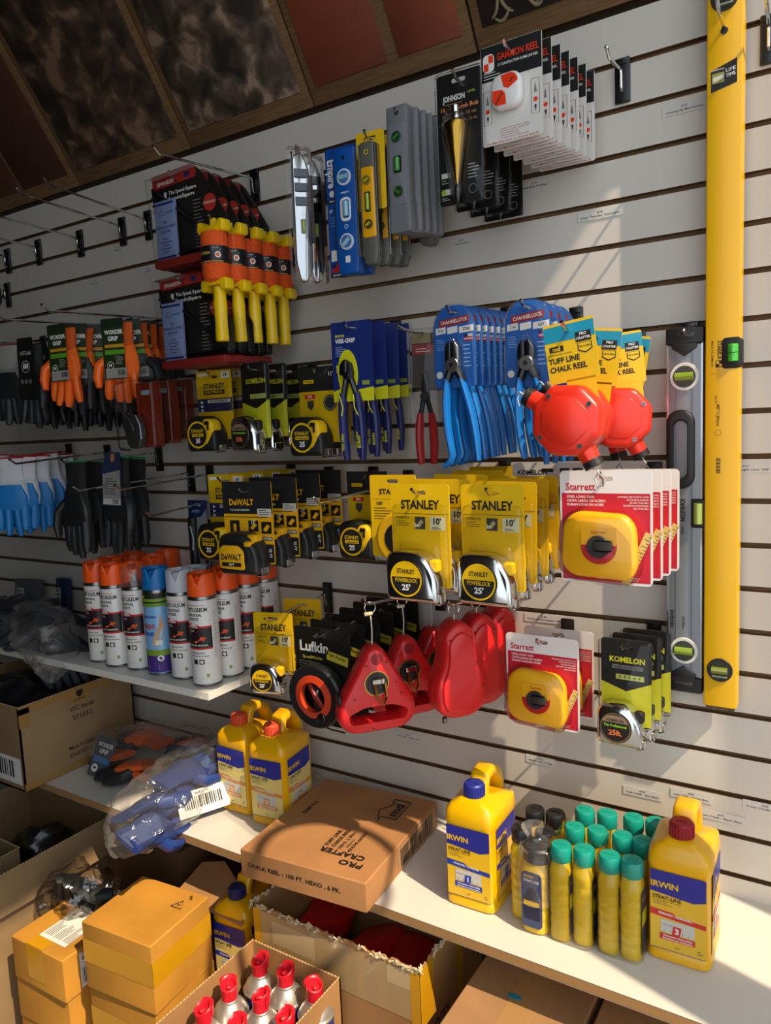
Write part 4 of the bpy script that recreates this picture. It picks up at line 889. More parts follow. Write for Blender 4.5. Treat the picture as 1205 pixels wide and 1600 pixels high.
# ------------------------------------------------------------------ chalk jugs
def jug(label, capcol, lab='blue', num='1', band='#2038a0', word='STANDARD / STANDARD'):
    """big rectangular chalk jug; front label faces -y, handle towards the wall; origin at the base's front centre"""
    t = thing('chalk_jug', label, 'jug', (0, 0, 0), 0, 'big chalk jugs on the lower shelf'); JY = mat('#e8ac04' if lab != 'blue' else '#e8b400', .3, coat=.2)
    W, D = .1, .128
    def sec(z, w, y0, y1, n=30, e=.28):
        cy = (y0+y1)/2; d = (y1-y0)/2
        return [(w/2*math.copysign(abs(math.cos(a))**e, math.cos(a)), cy+d*math.copysign(abs(math.sin(a))**e, math.sin(a)), z) for a in [2*PI*(i+.5)/n for i in range(n)]]
    m = MB()
    m.loft([sec(0, W-.008, .004, D-.004), sec(.004, W, 0, D), sec(.016, W, 0, D), sec(.0185, W-.003, .0015, D-.0015), sec(.158, W-.003, .0015, D-.0015), sec(.162, W, 0, D), sec(.182, W-.004, .002, D-.004), sec(.192, W-.02, .008, D-.03), sec(.2, .052, .012, .062), sec(.204, .04, .018, .056)], JY)
    o = m.build('body', t)
    m = MB(); pts = [(0, .058, .186), (0, .06, .214), (0, .068, .229), (0, .09, .232), (0, .118, .218), (0, .13, .19), (0, .131, .12)]
    rs = []
    for i, p in enumerate(pts):
        d = (Vector(pts[min(i+1, 6)])-Vector(pts[max(i-1, 0)])).normalized(); nn = Vector((0, -d.z, d.y)); wd = .0185; th = .0105
        rs.append([Vector(p)+Vector((q[0], 0, 0))+nn*q[1] for q in rr(2*wd, 2*th, .008, n=3)])
    m.loft(rs, JY); m.build('handle', t)
    m = MB(); CC = mat(capcol, .4); m.cyl(.0185, .203, .228, CC, (0, .037, 0), seg=28, b=.0025)
    for i in range(24): a = 2*PI*i/24; m.box((.0187*math.cos(a), .037+.0187*math.sin(a), .214), (.0018, .0018, .018), CC)
    m.prism(rr(.012, .002, .0005), 0, .001, CC) if 0 else m.box((0, .037, .2285), (.016, .003, .001), mat(capcol, .6)); m.build('screw_cap', t)
    # labels: front, then right side (a look of their own)
    LY = mat({'blue': '#e8b81a', 'red': '#e2b430', 'pale': '#e2cc78'}[lab], .3); BN = mat(band, .4); NB = mat('#23298c', .35)
    def art(m, w, y):
        hw = w/2
        m.poly([(-hw, .022), (hw, .022), (hw, .155), (-hw, .155)], LY, y); m.rect(-hw, .0215, hw, .0225, NB, y-.0002)
        m.poly([(-hw, .119), (hw*.55, .113), (hw, .119), (hw, .156), (-hw, .156)], NB, y-.0003)
        m.text('IRWIN', -hw*.48, .132, .014, YEL, y-.0006, w=w*.5, bold=3); m.text('STRAIT-LINE', -hw*.40, .1105, .009, INK, y-.0006, w=w*.52, bold=2); m.rect(-hw*.9, .1045, hw*.1, .1051, INK, y-.0006); m.lines(-hw*.9, .102, w*.36, 2, .003, mat('#555'), y-.0006, .0007)
        m.poly([(-hw, .09), (-hw*.2, .088), (0, .083), (hw, .081), (hw, .073), (-hw, .079)], BN, y-.0004); m.text(word, -hw*.1, .0828, .0055, WHT, y-.0007, w=w*.6, bold=2, rot=-.05)
        m.rect(-hw*.62, .052, hw*.6, .074, mat('#c8c4b8'), y-.0005); m.lines(-hw*.6, .066, w*.5, 1, .003, mat('#777'), y-.0007, .0008)
        m.poly([(-hw*.22, .05), (hw*.08, .05), (hw*.14, .066), (-hw*.16, .066)], BN, y-.0008); m.text(num, -hw*.03, .0575, .013, WHT, y-.001, bold=3)
        for i in range(5): m.rect(-hw*.5+i*w*.11, .0525, -hw*.5+i*w*.11+.0006, .057, INK, y-.0007)
        m.poly([(-hw*.65, .05), (hw*.62, .05), (hw*.62, .04), (-hw*.65, .04)], BN, y-.0006); m.text('Permanency / Removability', 0, .047, .0045, WHT, y-.0008, w=w*.52, bold=2); m.text('Resistance aux intemperies', 0, .0425, .004, WHT, y-.0008, w=w*.54, bold=2)
        m.lines(-hw*.1, .03, w*.12, 1, .003, INK, y-.0006, .0009); m.lines(hw*.7, .034, w*.1, 2, .004, INK, y-.0006, .0008)
    m = MB(); m.frame((0, .0012, 0), (1, 0, 0), (0, 0, 1)); art(m, .084, -.0006); m.frame((.0488, .062, 0), (0, 1, 0), (0, 0, 1)); art(m, .09, -.0004); m.build('printed_label', o, smooth=False, recalc=False)
    return t
def bottle(label, capcol='#0c9684', body='#ccaa14', dark=False, w=.036, h=.165):
    t = thing('chalk_bottle', label, 'bottle', (0, 0, 0), 0, 'small chalk bottles on the lower shelf'); B_ = mat(body, .35, trans=.0, coat=.3)
    def sec(z, a, b): return [(a*math.copysign(abs(math.cos(q))**.7, math.cos(q)), b*math.copysign(abs(math.sin(q))**.7, math.sin(q)), z) for q in [2*PI*i/24 for i in range(24)]]
    m = MB(); rs = [sec(0, w*.44, w*.52), sec(.004, w*.5, w*.62)]
    for k in range(5): z = .02+k*.02; rs += [sec(z, w*.5, w*.62), sec(z+.002, w*.485, w*.6), sec(z+.006, w*.485, w*.6), sec(z+.008, w*.5, w*.62)]
    rs += [sec(h-.04, w*.5, w*.6), sec(h-.03, w*.44, w*.44), sec(h-.024, w*.42, w*.42)]
    m.loft(rs, B_); o = m.build('body', t)
    m = MB(); m.lathe([(w*.47, h-.026), (w*.5, h-.024), (w*.5, h-.004), (w*.44, h), (w*.15, h+.001)], mat(capcol, .4), 24); m.box((0, 0, h+.001), (w*.5, .004, .002), mat(capcol, .5)); m.build('flip_cap', t)
    m = MB(); m.frame((w*.505, 0, 0), (0, 1, 0), (0, 0, 1)); m.rect(-w*.42, .012, w*.42, .12, mat('#2a2f50'), -.0006); m.rect(-w*.4, .06, w*.4, .085, mat('#c8c018'), -.0009); m.text('IRWIN', 0, .104, .007, YEL, -.0009, w=w*.6, bold=2); m.build('side_label', o, smooth=False, recalc=False)
    return t
# ------------------------------------------------------------------ cardboard
CB1 = mat('#a97c4c', .85, kind='card_board'); CB2 = mat('#8e7450', .85, kind='card_board'); CB3 = mat('#c4892e', .75, kind='card_board'); CBI = mat('#9a7a52', .9, kind='card_board'); TAPE = mat('#a87a38', .25, coat=.3); TAPEY = mat('#cf9614', .22, coat=.4)
class Frame:
    """box frame from three floor corners: origin front left, u right, v back"""
def boxframe(o, ang): return Matrix.Translation(o) @ Matrix.Rotation(ang, 4, 'Z')
def carton(name, label, o, W, D, H, ang=0., m_=None, prints=None, tape=True, grp=None, lid_gap=True, tm=None):
    """closed carton: origin = front left bottom corner, front face towards -y"""
    t = thing(name, label, 'box', o, ang, grp); m_ = m_ or CB1
    m = MB(); m.box((W/2, D/2, H/2), (W, D, H), m_, .0025); m.build('carton_body', t)
    if tape:
        m = MB(); tm = tm or TAPE; k = .024
        m.box((W/2, D/2, H+.0003), (k*2, D+.0006, .0006), tm); m.box((W/2, -.0003, H-.03), (k*2, .0006, .06), tm); m.build('packing_tape', t)
        m = MB(); m.box((W/2, D/2, H+.0002), (.0012, D*.99, .0005), mat('#5a3e22')); m.build('flap_seam', t)
    if prints:
        m = MB(); prints(m); m.build('printed_marks', t, smooth=False, recalc=False)
    return t
def opencarton(name, label, o, W, D, H, ang=0., m_=None, th=.004, flaps=(), prints=None, grp=None, torn=False, floor_z=.0, tm=None):
    t = thing(name, label, 'box', o, ang, grp); m_ = m_ or CB1
    def wall(a, b, nm):
        """wall between plan points a,b with corrugated or torn top"""
        a, b = Vector(a), Vector(b); d = (b-a); L_ = d.length; d.normalize(); nn = Vector((-d.y, d.x))*th; m = MB(); N_ = 60 if torn else 2
        r = random.Random(hash(nm) % 97 if 0 else len(nm)+int(W*1000)); P_ = []
        for i in range(N_): P_.append((L_*i/(N_-1), H-(r.uniform(0, .008) if torn and 0 < i < N_-1 else 0)))
        fr = [(p, nn*0) for p in P_]
        for q in range(len(P_)-1):
            (s0, z0), (s1, z1) = P_[q], P_[q+1]; A0 = a+d*s0; A1 = a+d*s1
            v = [(A0.x, A0.y, 0), (A1.x, A1.y, 0), (A1.x, A1.y, z1), (A0.x, A0.y, z0), (A0.x+nn.x, A0.y+nn.y, 0), (A1.x+nn.x, A1.y+nn.y, 0), (A1.x+nn.x, A1.y+nn.y, z1), (A0.x+nn.x, A0.y+nn.y, z0)]
            f = [(0, 1, 2, 3), (5, 4, 7, 6), (3, 2, 6, 7)] + ([(0, 3, 7, 4)] if q == 0 else []) + ([(1, 5, 6, 2)] if q == len(P_)-2 else [])
            m.raw(v, f, m_)
        if torn:
            for i in range(46):
                s_ = r.uniform(0, L_); A0 = a+d*s_; z = H-r.uniform(0, .008); e = r.uniform(.003, .011)
                m.tube([(A0.x, A0.y, z-.004), (A0.x+d.x*e+r.uniform(-.006, .004)*abs(d.y), A0.y+d.y*e-r.uniform(-.003, .006)*abs(d.x), z+r.uniform(-.002, .006)), (A0.x+d.x*e*2, A0.y+d.y*e*2, z-.002)], [.0035, .002, .0008], mat('#cdbb95', .95), 5)
        else:
            for i in range(int(L_/.008)):
                A0 = a+d*(i*.008+.003)+nn*.5; m.tube([(A0.x-d.x*.0025, A0.y-d.y*.0025, H), (A0.x, A0.y, H+.0014), (A0.x+d.x*.0025, A0.y+d.y*.0025, H)], .0012, mat('#cdb07c', .9), 4)
        return m.build(nm, t, smooth=False)
    wall((0, 0), (W, 0), 'front_panel'); wall((W, 0), (W, D), 'side_panel'); wall((W, D), (0, D), 'back_panel'); wall((0, D), (0, 0), 'side_panel')
    m = MB(); m.box((W/2, D/2, .002), (W, D, .004), m_); m.build('bottom_panel', t)
    for (side, L_, a) in flaps:
        m = MB()
        # flap hinged on a top edge, opened outward by angle a (0 = horizontal out, positive up)
        ca, sa = math.cos(a), math.sin(a); ins = .012
        if side == 'front': P0, P1, dv = (0, 0), (W, 0), Vector((0, -ca, sa))
        if side == 'back': P0, P1, dv = (0, D), (W, D), Vector((0, ca, sa))
        if side == 'right': P0, P1, dv = (W, 0), (W, D), Vector((ca, 0, sa))
        if side == 'left': P0, P1, dv = (0, 0), (0, D), Vector((-ca, 0, sa))
        e = (Vector(P1)-Vector(P0)).normalized(); e3 = Vector((e.x, e.y, 0)); A = Vector((*P0, H)); B_ = Vector((*P1, H)); n3 = e3.cross(dv)*.0035
        q = [A, B_, B_+dv*L_-e3*ins, A+dv*L_+e3*ins]
        m.raw([*q, *[p+n3 for p in q]], [(0, 1, 2, 3), (7, 6, 5, 4), (0, 4, 5, 1), (1, 5, 6, 2), (2, 6, 7, 3), (3, 7, 4, 0)], m_); m.build('flap', t, smooth=False)
    if prints:
        m = MB(); prints(m); m.build('printed_marks', t, smooth=False, recalc=False)
    return t
# ------------------------------------------------------------------ plastic bags
def bag(name, label, pts, r, m_=FILM, seed=0, grp=None, disp=.012, flat=1., tails=()):
    """a lumpy bag swept along pts with radii r"""
    m = MB(); P_ = [Vector(p) for p in pts]; K = 22; n = 30; rs = []
    off = Vector((seed*3.1, seed*1.7, 0))
    for k in range(K+1):
        t = k/K*(len(P_)-1); i = min(int(t), len(P_)-2); f = t-i; p = P_[i].lerp(P_[i+1], f); q = r[i]*(1-f)+r[i+1]*f
        d = (P_[min(i+1, len(P_)-1)]-P_[i]).normalized(); a = d.cross(Vector((0, 0, 1))).normalized(); b = a.cross(d).normalized()
        ring = []
        for j in range(n):
            an = 2*PI*j/n; v = p+a*q*math.cos(an)+b*q*flat*math.sin(an)
            nn = (v-p).normalized(); dd = noise.noise((v+off)*26)*disp+noise.noise((v+off)*70)*disp*.5; v = v+nn*dd
            ring.append(v)
        rs.append(ring)
    m.loft(rs, m_)
    return tag(m.build(name), label, 'bag', grp)
# ================================================================== placement
# ---- empty hooks
G_ = 'chrome slatwall hooks'
hook((400, 282), 'long empty chrome hook above the speed square packs', (240, 228), .302)
hook((233, 345), 'long empty chrome hook on the left slats, first one left of the speed squares', (68, 278), .31)
hook((193, 355), 'long empty chrome hook on the left slats, second one left of the speed squares', (25, 293), .31)
hook((127, 374), 'long empty chrome hook on the left slats, third one left of the speed squares', (-22, 325), .31)
hook((62, 388), 'long empty chrome hook on the left slats, fourth one left of the speed squares', (-70, 350), .31)
hook((14, 402), 'long empty chrome hook on the left slats, at the left picture edge', (-110, 370), .31)
hook((974, 116), 'short empty chrome hook at the top right of the wall', (948, 74), .11)
hook((1203, 50), 'chrome hook cut by the right picture edge beside the yellow level', (1195, -30), .11)
def hrow(front, yf, back, yb, label, ext=.025, up=.006, rt=0):
    """hook that carries a row: from the wall through the row's hanging points"""
    A = Vector(at(*front, yf)); B = Vector(at(*back, yb)); d = (A-B)/(yf-yb)
    R0 = B - d*yb; tip = A + d*(-ext)
    t = thing('display_hook', label, 'hook', (R0.x, 0, R0.z-.001), 0, G_)
    m = MB(); m.box((0, -.0042, -.012), (.026, .006, .074), DSTEEL, .0015); m.box((0, -.0082, .018), (.02, .004, .01), DSTEEL, .001); m.build('backplate', t)
    m = MB(); r = .0027; e = tip-R0; e.z += up; pts = [Vector((0, -.008, -.028)), Vector((0, -.014, -.026)), Vector((0, -.016, -.006)), Vector((0, -.018, 0))]
    b = (A-R0); b.y -= .006; pts += [Vector((0, -.03, 0)).lerp(b, k) for k in (0, .3, .6, 1)] + [b.lerp(e, .5)+Vector((0, 0, .0)), e+Vector((0, 0, .004))]
    m.tube(pts, r, CHROME, 8); m.build('rod', t); return t
def hung(o, n, front, yf, back, yb, fmt, group, hooklabel, **k):
    hrow(front, yf, back, yb, hooklabel); return row(o, n, front, yf, back, yb, fmt, group, **k)
# row 1
hung(gammon(), 7, (798, 79), -.25, (884, 136), -.05, 'plumb line reel card with orange and white reel, # on its hook', 'plumb line reel cards, top row', 'chrome hook through the plumb line reel cards', jit=.02)
hung(johnson(), 4, (716, 124), -.27, (782, 176), -.05, 'brass plumb bob in a clear pack, # on its hook', 'plumb bob packs', 'chrome hook through the plumb bob packs', jit=.02, yaw=.05)
hung(grey_level(), 5, (628, 182), -.2, (672, 200), -.09, 'plain grey plastic level with green vials, # of the grey ones', 'grey plastic levels', 'chrome hook through the grey plastic levels', yaw=[0, .25, .3, .3, .3], jit=.02)
row(stan_torpedo(), 2, (662, 198), -.075, (669, 203), -.045, 'grey and yellow torpedo level behind the plain grey levels, #', 'torpedo levels behind the grey levels', yaw=.3)
hung(stan_torpedo(), 4, (578, 216), -.22, (622, 236), -.08, 'grey torpedo level with yellow centre, # on its hook', 'yellow and grey torpedo levels', 'chrome hook through the yellow and grey torpedo levels', yaw=[.12, .3, .35, .35], jit=.02)
hung(empire(), 2, (546, 236), -.21, (562, 246), -.14, 'blue torpedo level with round white vials on a blue card, # of two', 'blue torpedo levels', 'chrome hook through the blue torpedo levels', yaw=[.05, .25])
hung(chrome_level(), 2, (462, 250), -.24, (482, 262), -.16, 'slim mirror bright level in a clear pack seen nearly edge on, # of two', 'mirror bright levels', 'chrome hook through the mirror bright levels', yaw=[.9, 1.0])
# speed squares and line winders
hung(swanson(), 5, (277, 279), -.27, (348, 304), -.12, 'speed square pack with red top and pale blue booklet, upper row, # ', 'speed square packs, upper row', 'chrome hook through the upper speed square packs', jit=.01)
hung(swanson(), 5, (288, 440), -.27, (352, 452), -.12, 'speed square pack with red top and pale blue booklet, lower row, # ', 'speed square packs, lower row', 'chrome hook through the lower speed square packs', jit=.01)
hung(winder(), 5, (340, 347), -.27, (441, 373), -.06, 'yellow winder wound with fluorescent orange mason line, # of five', 'orange mason line winders', 'chrome hook through the line winders', jit=.03)
# pliers
hung(visegrip(), 4, (548, 512), -.21, (608, 517), -.04, 'navy handled pliers on a blue and yellow card, # on their hook', 'navy handled pliers', 'chrome hook through the navy handled pliers', yaw=[.1, .15, .2, .2], jit=.02)
hrow((655, 520), -.14, (680, 522), -.07, 'chrome hook above the red handled pliers', ext=.09)
o = redpliers(); o.location = at(663, 521, -.12); o.rotation_euler = (0, 0, .25); o['label'] = 'single pair of red handled pliers in a clear pack'; o['group'] = 'red handled pliers'
hung(channellock('350S', '9 in'), 8, (709, 488), -.22, (780, 497), -.04, 'blue handled linesman pliers in a clear pack, # of eight', 'blue linesman pliers', 'chrome hook through the blue linesman pliers', jit=.02, yaw=.06)
hung(channellock('337', '7 in'), 4, (824, 480), -.22, (862, 490), -.12, 'blue handled diagonal cutters in a clear pack, # of four', 'blue diagonal cutters', 'chrome hook through the blue diagonal cutters', jit=.02, yaw=.06)
# hexagonal chalk reels: three reels, extra cards behind
fr = (888, 515)
hrow(fr, -.34, (985, 536), -.05, 'chrome hook through the yellow chalk reel cards')
A = Vector(at(*fr, -.34)); B = Vector(at(985, 536, -.05))
tt = tuff()
for i, (k, yw, rl) in enumerate(((0, -.0, -.12), (.42, .1, .12), (.78, .3, -.1), (.95, .1, .15))):
    c = tt if i == 0 else copy_tree(tt); c.location = A.lerp(B, k); c.rotation_euler = (0, rl, yw)
    c['label'] = 'red octagonal chalk reel on a yellow and teal card, %s of four' % (('frontmost', 'second from the front', 'third from the front', 'backmost')[i]); c['group'] = 'red octagonal chalk reels'
# tapes, middle left
hung(hook_reel(), 3, (226, 598), -.29, (278, 594), -.14, 'clear pack with orange card and grey hook reel, # of three', 'clear orange card packs', 'chrome hook through the clear packs', jit=.02, yaw=.1)
hung(fatmax('35'), 2, (333, 589), -.2, (352, 588), -.13, 'yellow and black 35 ft tape left of the chrome tapes, # of two', '35 ft tape measures, upper row', 'chrome hook through the upper 35 ft tape measures', yaw=.05)
kk = komelon(False); hung(kk, 4, (397, 578), -.27, (475, 583), -.05, 'sideways chrome tape on black and yellow card, # of four', 'sideways chrome tape measures', 'chrome hook through the sideways chrome tapes', yaw=[-.15, -.2, -.1, -.15], jit=.05)
hung(fatmax('25', True), 2, (497, 584), -.2, (513, 588), -.14, 'black and yellow 25 ft tape measure beside the navy pliers, # of two', '25 ft tapes beside the navy pliers', 'chrome hook through the 25 ft tapes beside the navy pliers', yaw=.0)
# tapes, second row
hung(dewalt(), 4, (385, 768), -.3, (497, 748), -.05, 'black tape measure on a black and yellow card, # on its hook', 'black tape measures on yellow cards', 'chrome hook through the black tape measures', yaw=.12, jit=.03)
hung(fatmax('35'), 4, (352, 752), -.27, (440, 742), -.05, 'yellow and black 35 ft tape measure behind the black tape measures, # ', '35 ft tape measures, lower row', 'chrome hook through the lower 35 ft tape measures', jit=.02)
o = fatmax('25', True); o.location = at(573, 747, -.13); o['label'] = 'black and yellow 25 ft tape measure left of the yellow long tape card'; o['group'] = 'single 25 ft tape'
hrow((573, 747), -.13, (580, 746), -.06, 'chrome hook of the single 25 ft tape', ext=.02)
hook(None, 'empty chrome hook ending left of the 35 ft tapes, upper one', None, .3, X=at(330, 742, 0).x, Z=at(330, 742, 0).z)
hook(None, 'empty chrome hook crossing in front of the single 25 ft tape', None, .34, X=at(640, 752, 0).x, Z=at(640, 752, 0).z)
o = avery(); o.location = at(308, 789, -.1); o['label'] = 'blue and grey carded tool behind the spray cans'; o['group'] = 'carded tool'
hook(None, 'chrome hook holding the blue and grey carded tool', None, .26, X=at(308, 787, -.1).x, Z=at(308, 787, -.1).z)
def longtape_card():
    t = thing('long_tape_pack', 'yellow 100 ft long tape card behind the left tape packs', 'tape measure', at(613, 752, -.22), .05, 'yellow long tape card')
    def pr(m, y): m.text('STANLEY', 0, -.02, .014, INK, y, w=.06, bold=3); m.rect(-.045, -.034, .045, -.0335, INK, y); m.text("100'", -.03, -.042, .009, INK, y, bold=3); m.lines(-.042, -.05, .04, 5, .005, INK, y); m.poly(circ(.01, -.02, -.08, 16, .005), mat('#c08a20'), y)
    card(t, .098, .155, YEL, .012, .0014, .004, prints=pr)
    m = MB(); m.lathe([(.0, -.02), (.045, -.02), (.05, -.016), (.05, -.002)], mat('#d8a810', .4), 28, (.02, 0, -.105), 'y'); m.cyl(.03, -.021, -.019, BLK, (.02, 0, -.105), 'y', 24); m.build('tape_case', t); return t
longtape_card()
hung(powerlock(), 5, (655, 770), -.36, (772, 740), -.06, 'chrome tape measure on a yellow card, left row, # ', 'yellow carded chrome tapes, left row', 'chrome hook through the left row of yellow tape cards', jit=.03, yaw=.0)
hung(powerlock(), 4, (768, 771), -.33, (828, 756), -.12, 'chrome tape measure on a yellow card, right row, # ', 'yellow carded chrome tapes, right row', 'chrome hook through the right row of yellow tape cards', jit=.03, yaw=-.02)
def komcard():
    t = thing('long_tape_pack', 'white and black long tape card behind the right tape packs', 'tape measure', at(855, 735, -.09), 0, 'white and black card')
    def pr(m, y): m.text('KOMELON', -.028, -.004, .012, INK, y, w=.058, bold=3); m.rect(.024, -.011, .042, .004, INK, y); m.text("100'", .033, -.0035, .009, WHT, y-.0003, bold=2); m.rect(.048, -.011, .066, .004, INK, y); m.rect(-.066, -.15, .066, -.03, mat('#1c1c22'), y); m.rect(-.01, -.06, .03, -.045, mat('#9a968e'), y-.0003); m.poly(circ(.02, .005, -.1, 14), mat('#a04a4a'), y-.0003)
    card(t, .135, .165, mat('#d8d4cc', .4), .014, .0014, .006, prints=pr)
    m = MB(); m.prism(rr(.09, .09, .02, .0, -.098), -.02, -.001, mat('#b88a8a', .3), .006); m.build('tape_case', t); return t
komcard(); hook(None, 'chrome hook in front of the white and black card', (828, 768), .22, X=at(858, 745, 0).x, Z=at(858, 745, 0).z)
hung(starrett(), 4, (945, 748), -.31, (995, 744), -.13, 'yellow long tape on a red and white card, upper set, # ', 'red and white long tape cards, upper set', 'chrome hook through the upper red and white cards', jit=.01)
hung(starrett(), 2, (846, 1004), -.17, (872, 992), -.07, 'yellow long tape on a red and white card, lower set, #', 'red and white long tape cards, lower set', 'chrome hook through the lower red and white cards', jit=.01)
hung(komelon(True), 3, (978, 1012), -.16, (1010, 996), -.05, 'chrome tape on black and yellow card below the silver level, # ', 'chrome tapes under the silver level', 'chrome hook through the chrome tapes under the silver level', jit=.02, yaw=-.02)
lo = powerlock(.094, .13); hung(lo, 2, (426, 967), -.2, (472, 945), -.1, 'chrome tape measure on a yellow card right of the spray cans, # of two', 'chrome tapes right of the spray cans', 'chrome hook through the chrome tapes right of the spray cans', yaw=.25, jit=.03)
hung(lufkin(), 6, (502, 993), -.28, (612, 945), -.04, 'black and orange open reel tape on a black card, # of six', 'open reel tapes', 'chrome hook through the open reel tapes', jit=.015)
hung(irwin_reel(), 3, (578, 942), -.28, (672, 922), -.05, 'red triangular chalk line reel with a folding crank, # of three', 'red triangular chalk reels', 'chrome hook through the red triangular chalk reels', yaw=[.88, .95, 1.0], jit=.02)
hung(pear_reel(), 3, (709, 944), -.22, (775, 925), -.04, 'red pear shaped chalk line box, # of three', 'red pear shaped chalk boxes', 'chrome hook through the red pear shaped chalk boxes', yaw=[.92, 1.0, 1.0], jit=.02)
# ---- gloves
def gset(proto, spots, fmt, group, L=1.):
    for i, (px, py, Y, yw) in enumerate(spots):
        c = proto if i == 0 else copy_tree(proto); c.location = at(px, py, Y); c.rotation_euler = (rnd.uniform(-.05, .05), rnd.uniform(-.08, .08), yw)
        c['label'] = fmt.replace('#', ORD[i] if i < 8 else 'last'); c['group'] = group
g = glove('work_glove', 'x', '#c2500c', '#f06a10', '#f2660c', seed=3, fold=-1, L=.88); glove_card(g, 'wonder')
gset(g, [(100, 514, -.27, .15)], 'orange fingered work glove with a green card, left row, #', 'orange and black gloves, left row')
g = glove('work_glove', 'x', '#c2500c', '#f06a10', '#26262a', seed=4, fold=-1); glove_card(g, 'wonder')
gset(g, [(124, 513, -.225, .55), (146, 514, -.18, .7), (165, 515, -.13, .7), (184, 516, -.08, .7)], 'orange and black work glove with a green card, left row, #', 'orange and black gloves, left row')
g = glove('work_glove', 'x', '#c2500c', '#f06a10', '#f2660c', seed=9, fold=-1, L=.88); glove_card(g, 'wonder')
gset(g, [(186, 505, -.27, .25)], 'orange fingered work glove with a green card, right row, #', 'orange and black gloves, right row')
g = glove('work_glove', 'x', '#c2500c', '#f06a10', '#26262a', seed=8, fold=1); glove_card(g, 'wonder')
gset(g, [(206, 507, -.22, .6), (222, 509, -.18, .5), (236, 511, -.13, .5), (250, 513, -.08, .5)], 'orange and black work glove with a green card, right row, #', 'orange and black gloves, right row')
g = glove('work_glove', 'x', '#9c9a96', '#8a8986', '#202224', hem='#8a3030', seed=5)
gset(g, [(10, 540, -.24, .2), (26, 541, -.2, .4), (-14, 540, -.2, .3)], 'white and charcoal work glove at the left picture edge, #', 'white and charcoal gloves')
g = glove('work_glove', 'x', '#2a2a2a', '#232325', '#1c1d20', seed=6); glove_card(g, 'atlas')
gset(g, [(50, 540, -.24, .1), (66, 548, -.17, .4), (90, 552, -.1, .5), (120, 552, -.1, .5), (150, 552, -.08, .5), (180, 552, -.06, .4), (218, 552, -.05, .5)], 'black work glove hanging low behind the orange ones, # from the left', 'black gloves behind the orange ones')
g = glove('work_glove', 'x', '#cfd0d4', '#c4c8d0', '#1478c0', hem='#a02020', seed=11)
gset(g, [(14, 716, -.27, .6), (36, 713, -.24, .5), (56, 712, -.2, .7), (70, 709, -.15, .6), (84, 710, -.1, .6), (96, 711, -.06, .5), (-8, 712, -.22, .6)], 'white cuffed glove with blue palm, # in the blue row', 'blue and white gloves')
g = glove('work_glove', 'x', '#141416', '#161618', '#1a1b1e', hem='#0f8a4a', seed=14, L=1.12)
gset(g, [(117, 722, -.28, .05), (140, 722, -.2, .4), (208, 716, -.16, .3)], 'plain black glove with a green hem above the spray cans, #', 'black gloves with green hems')
g = glove('work_glove', 'x', '#141416', '#161618', '#1a1b1e', hem='#0f8a4a', seed=17, L=1.12); glove_card(g, 'grey')
gset(g, [(184, 714, -.24, .1)], 'black glove with a grey and navy size card above the spray cans', 'black glove with size card')
for i, (root, L, s_) in enumerate((((262, 500), .36, 'right row of orange gloves'), ((205, 512), .38, 'left row of orange gloves'), ((70, 538), .3, 'white and charcoal gloves'), ((110, 706), .3, 'blue and white gloves'), ((170, 708), .3, 'black gloves with green hems'), ((250, 708), .3, 'black glove with the size card'), ((300, 740), .36, 'empty hook below the clear packs'))):
    hook(root, 'long chrome hook carrying the %s' % s_ if i < 6 else 'long empty chrome hook below the clear packs', None, L)
# dark object hung at the left edge
m = MB(); m.prism(rr(.05, .06, .02), -.03, 0, BLK, .008); m.build('black_pouch', loc=at(-3, 463, -.2)); o = bpy.data.objects['black_pouch']; tag(o, 'small black pouch cut by the left picture edge', 'pouch')
hook((14, 455), 'short hook carrying the small black pouch at the left edge', None, .21)
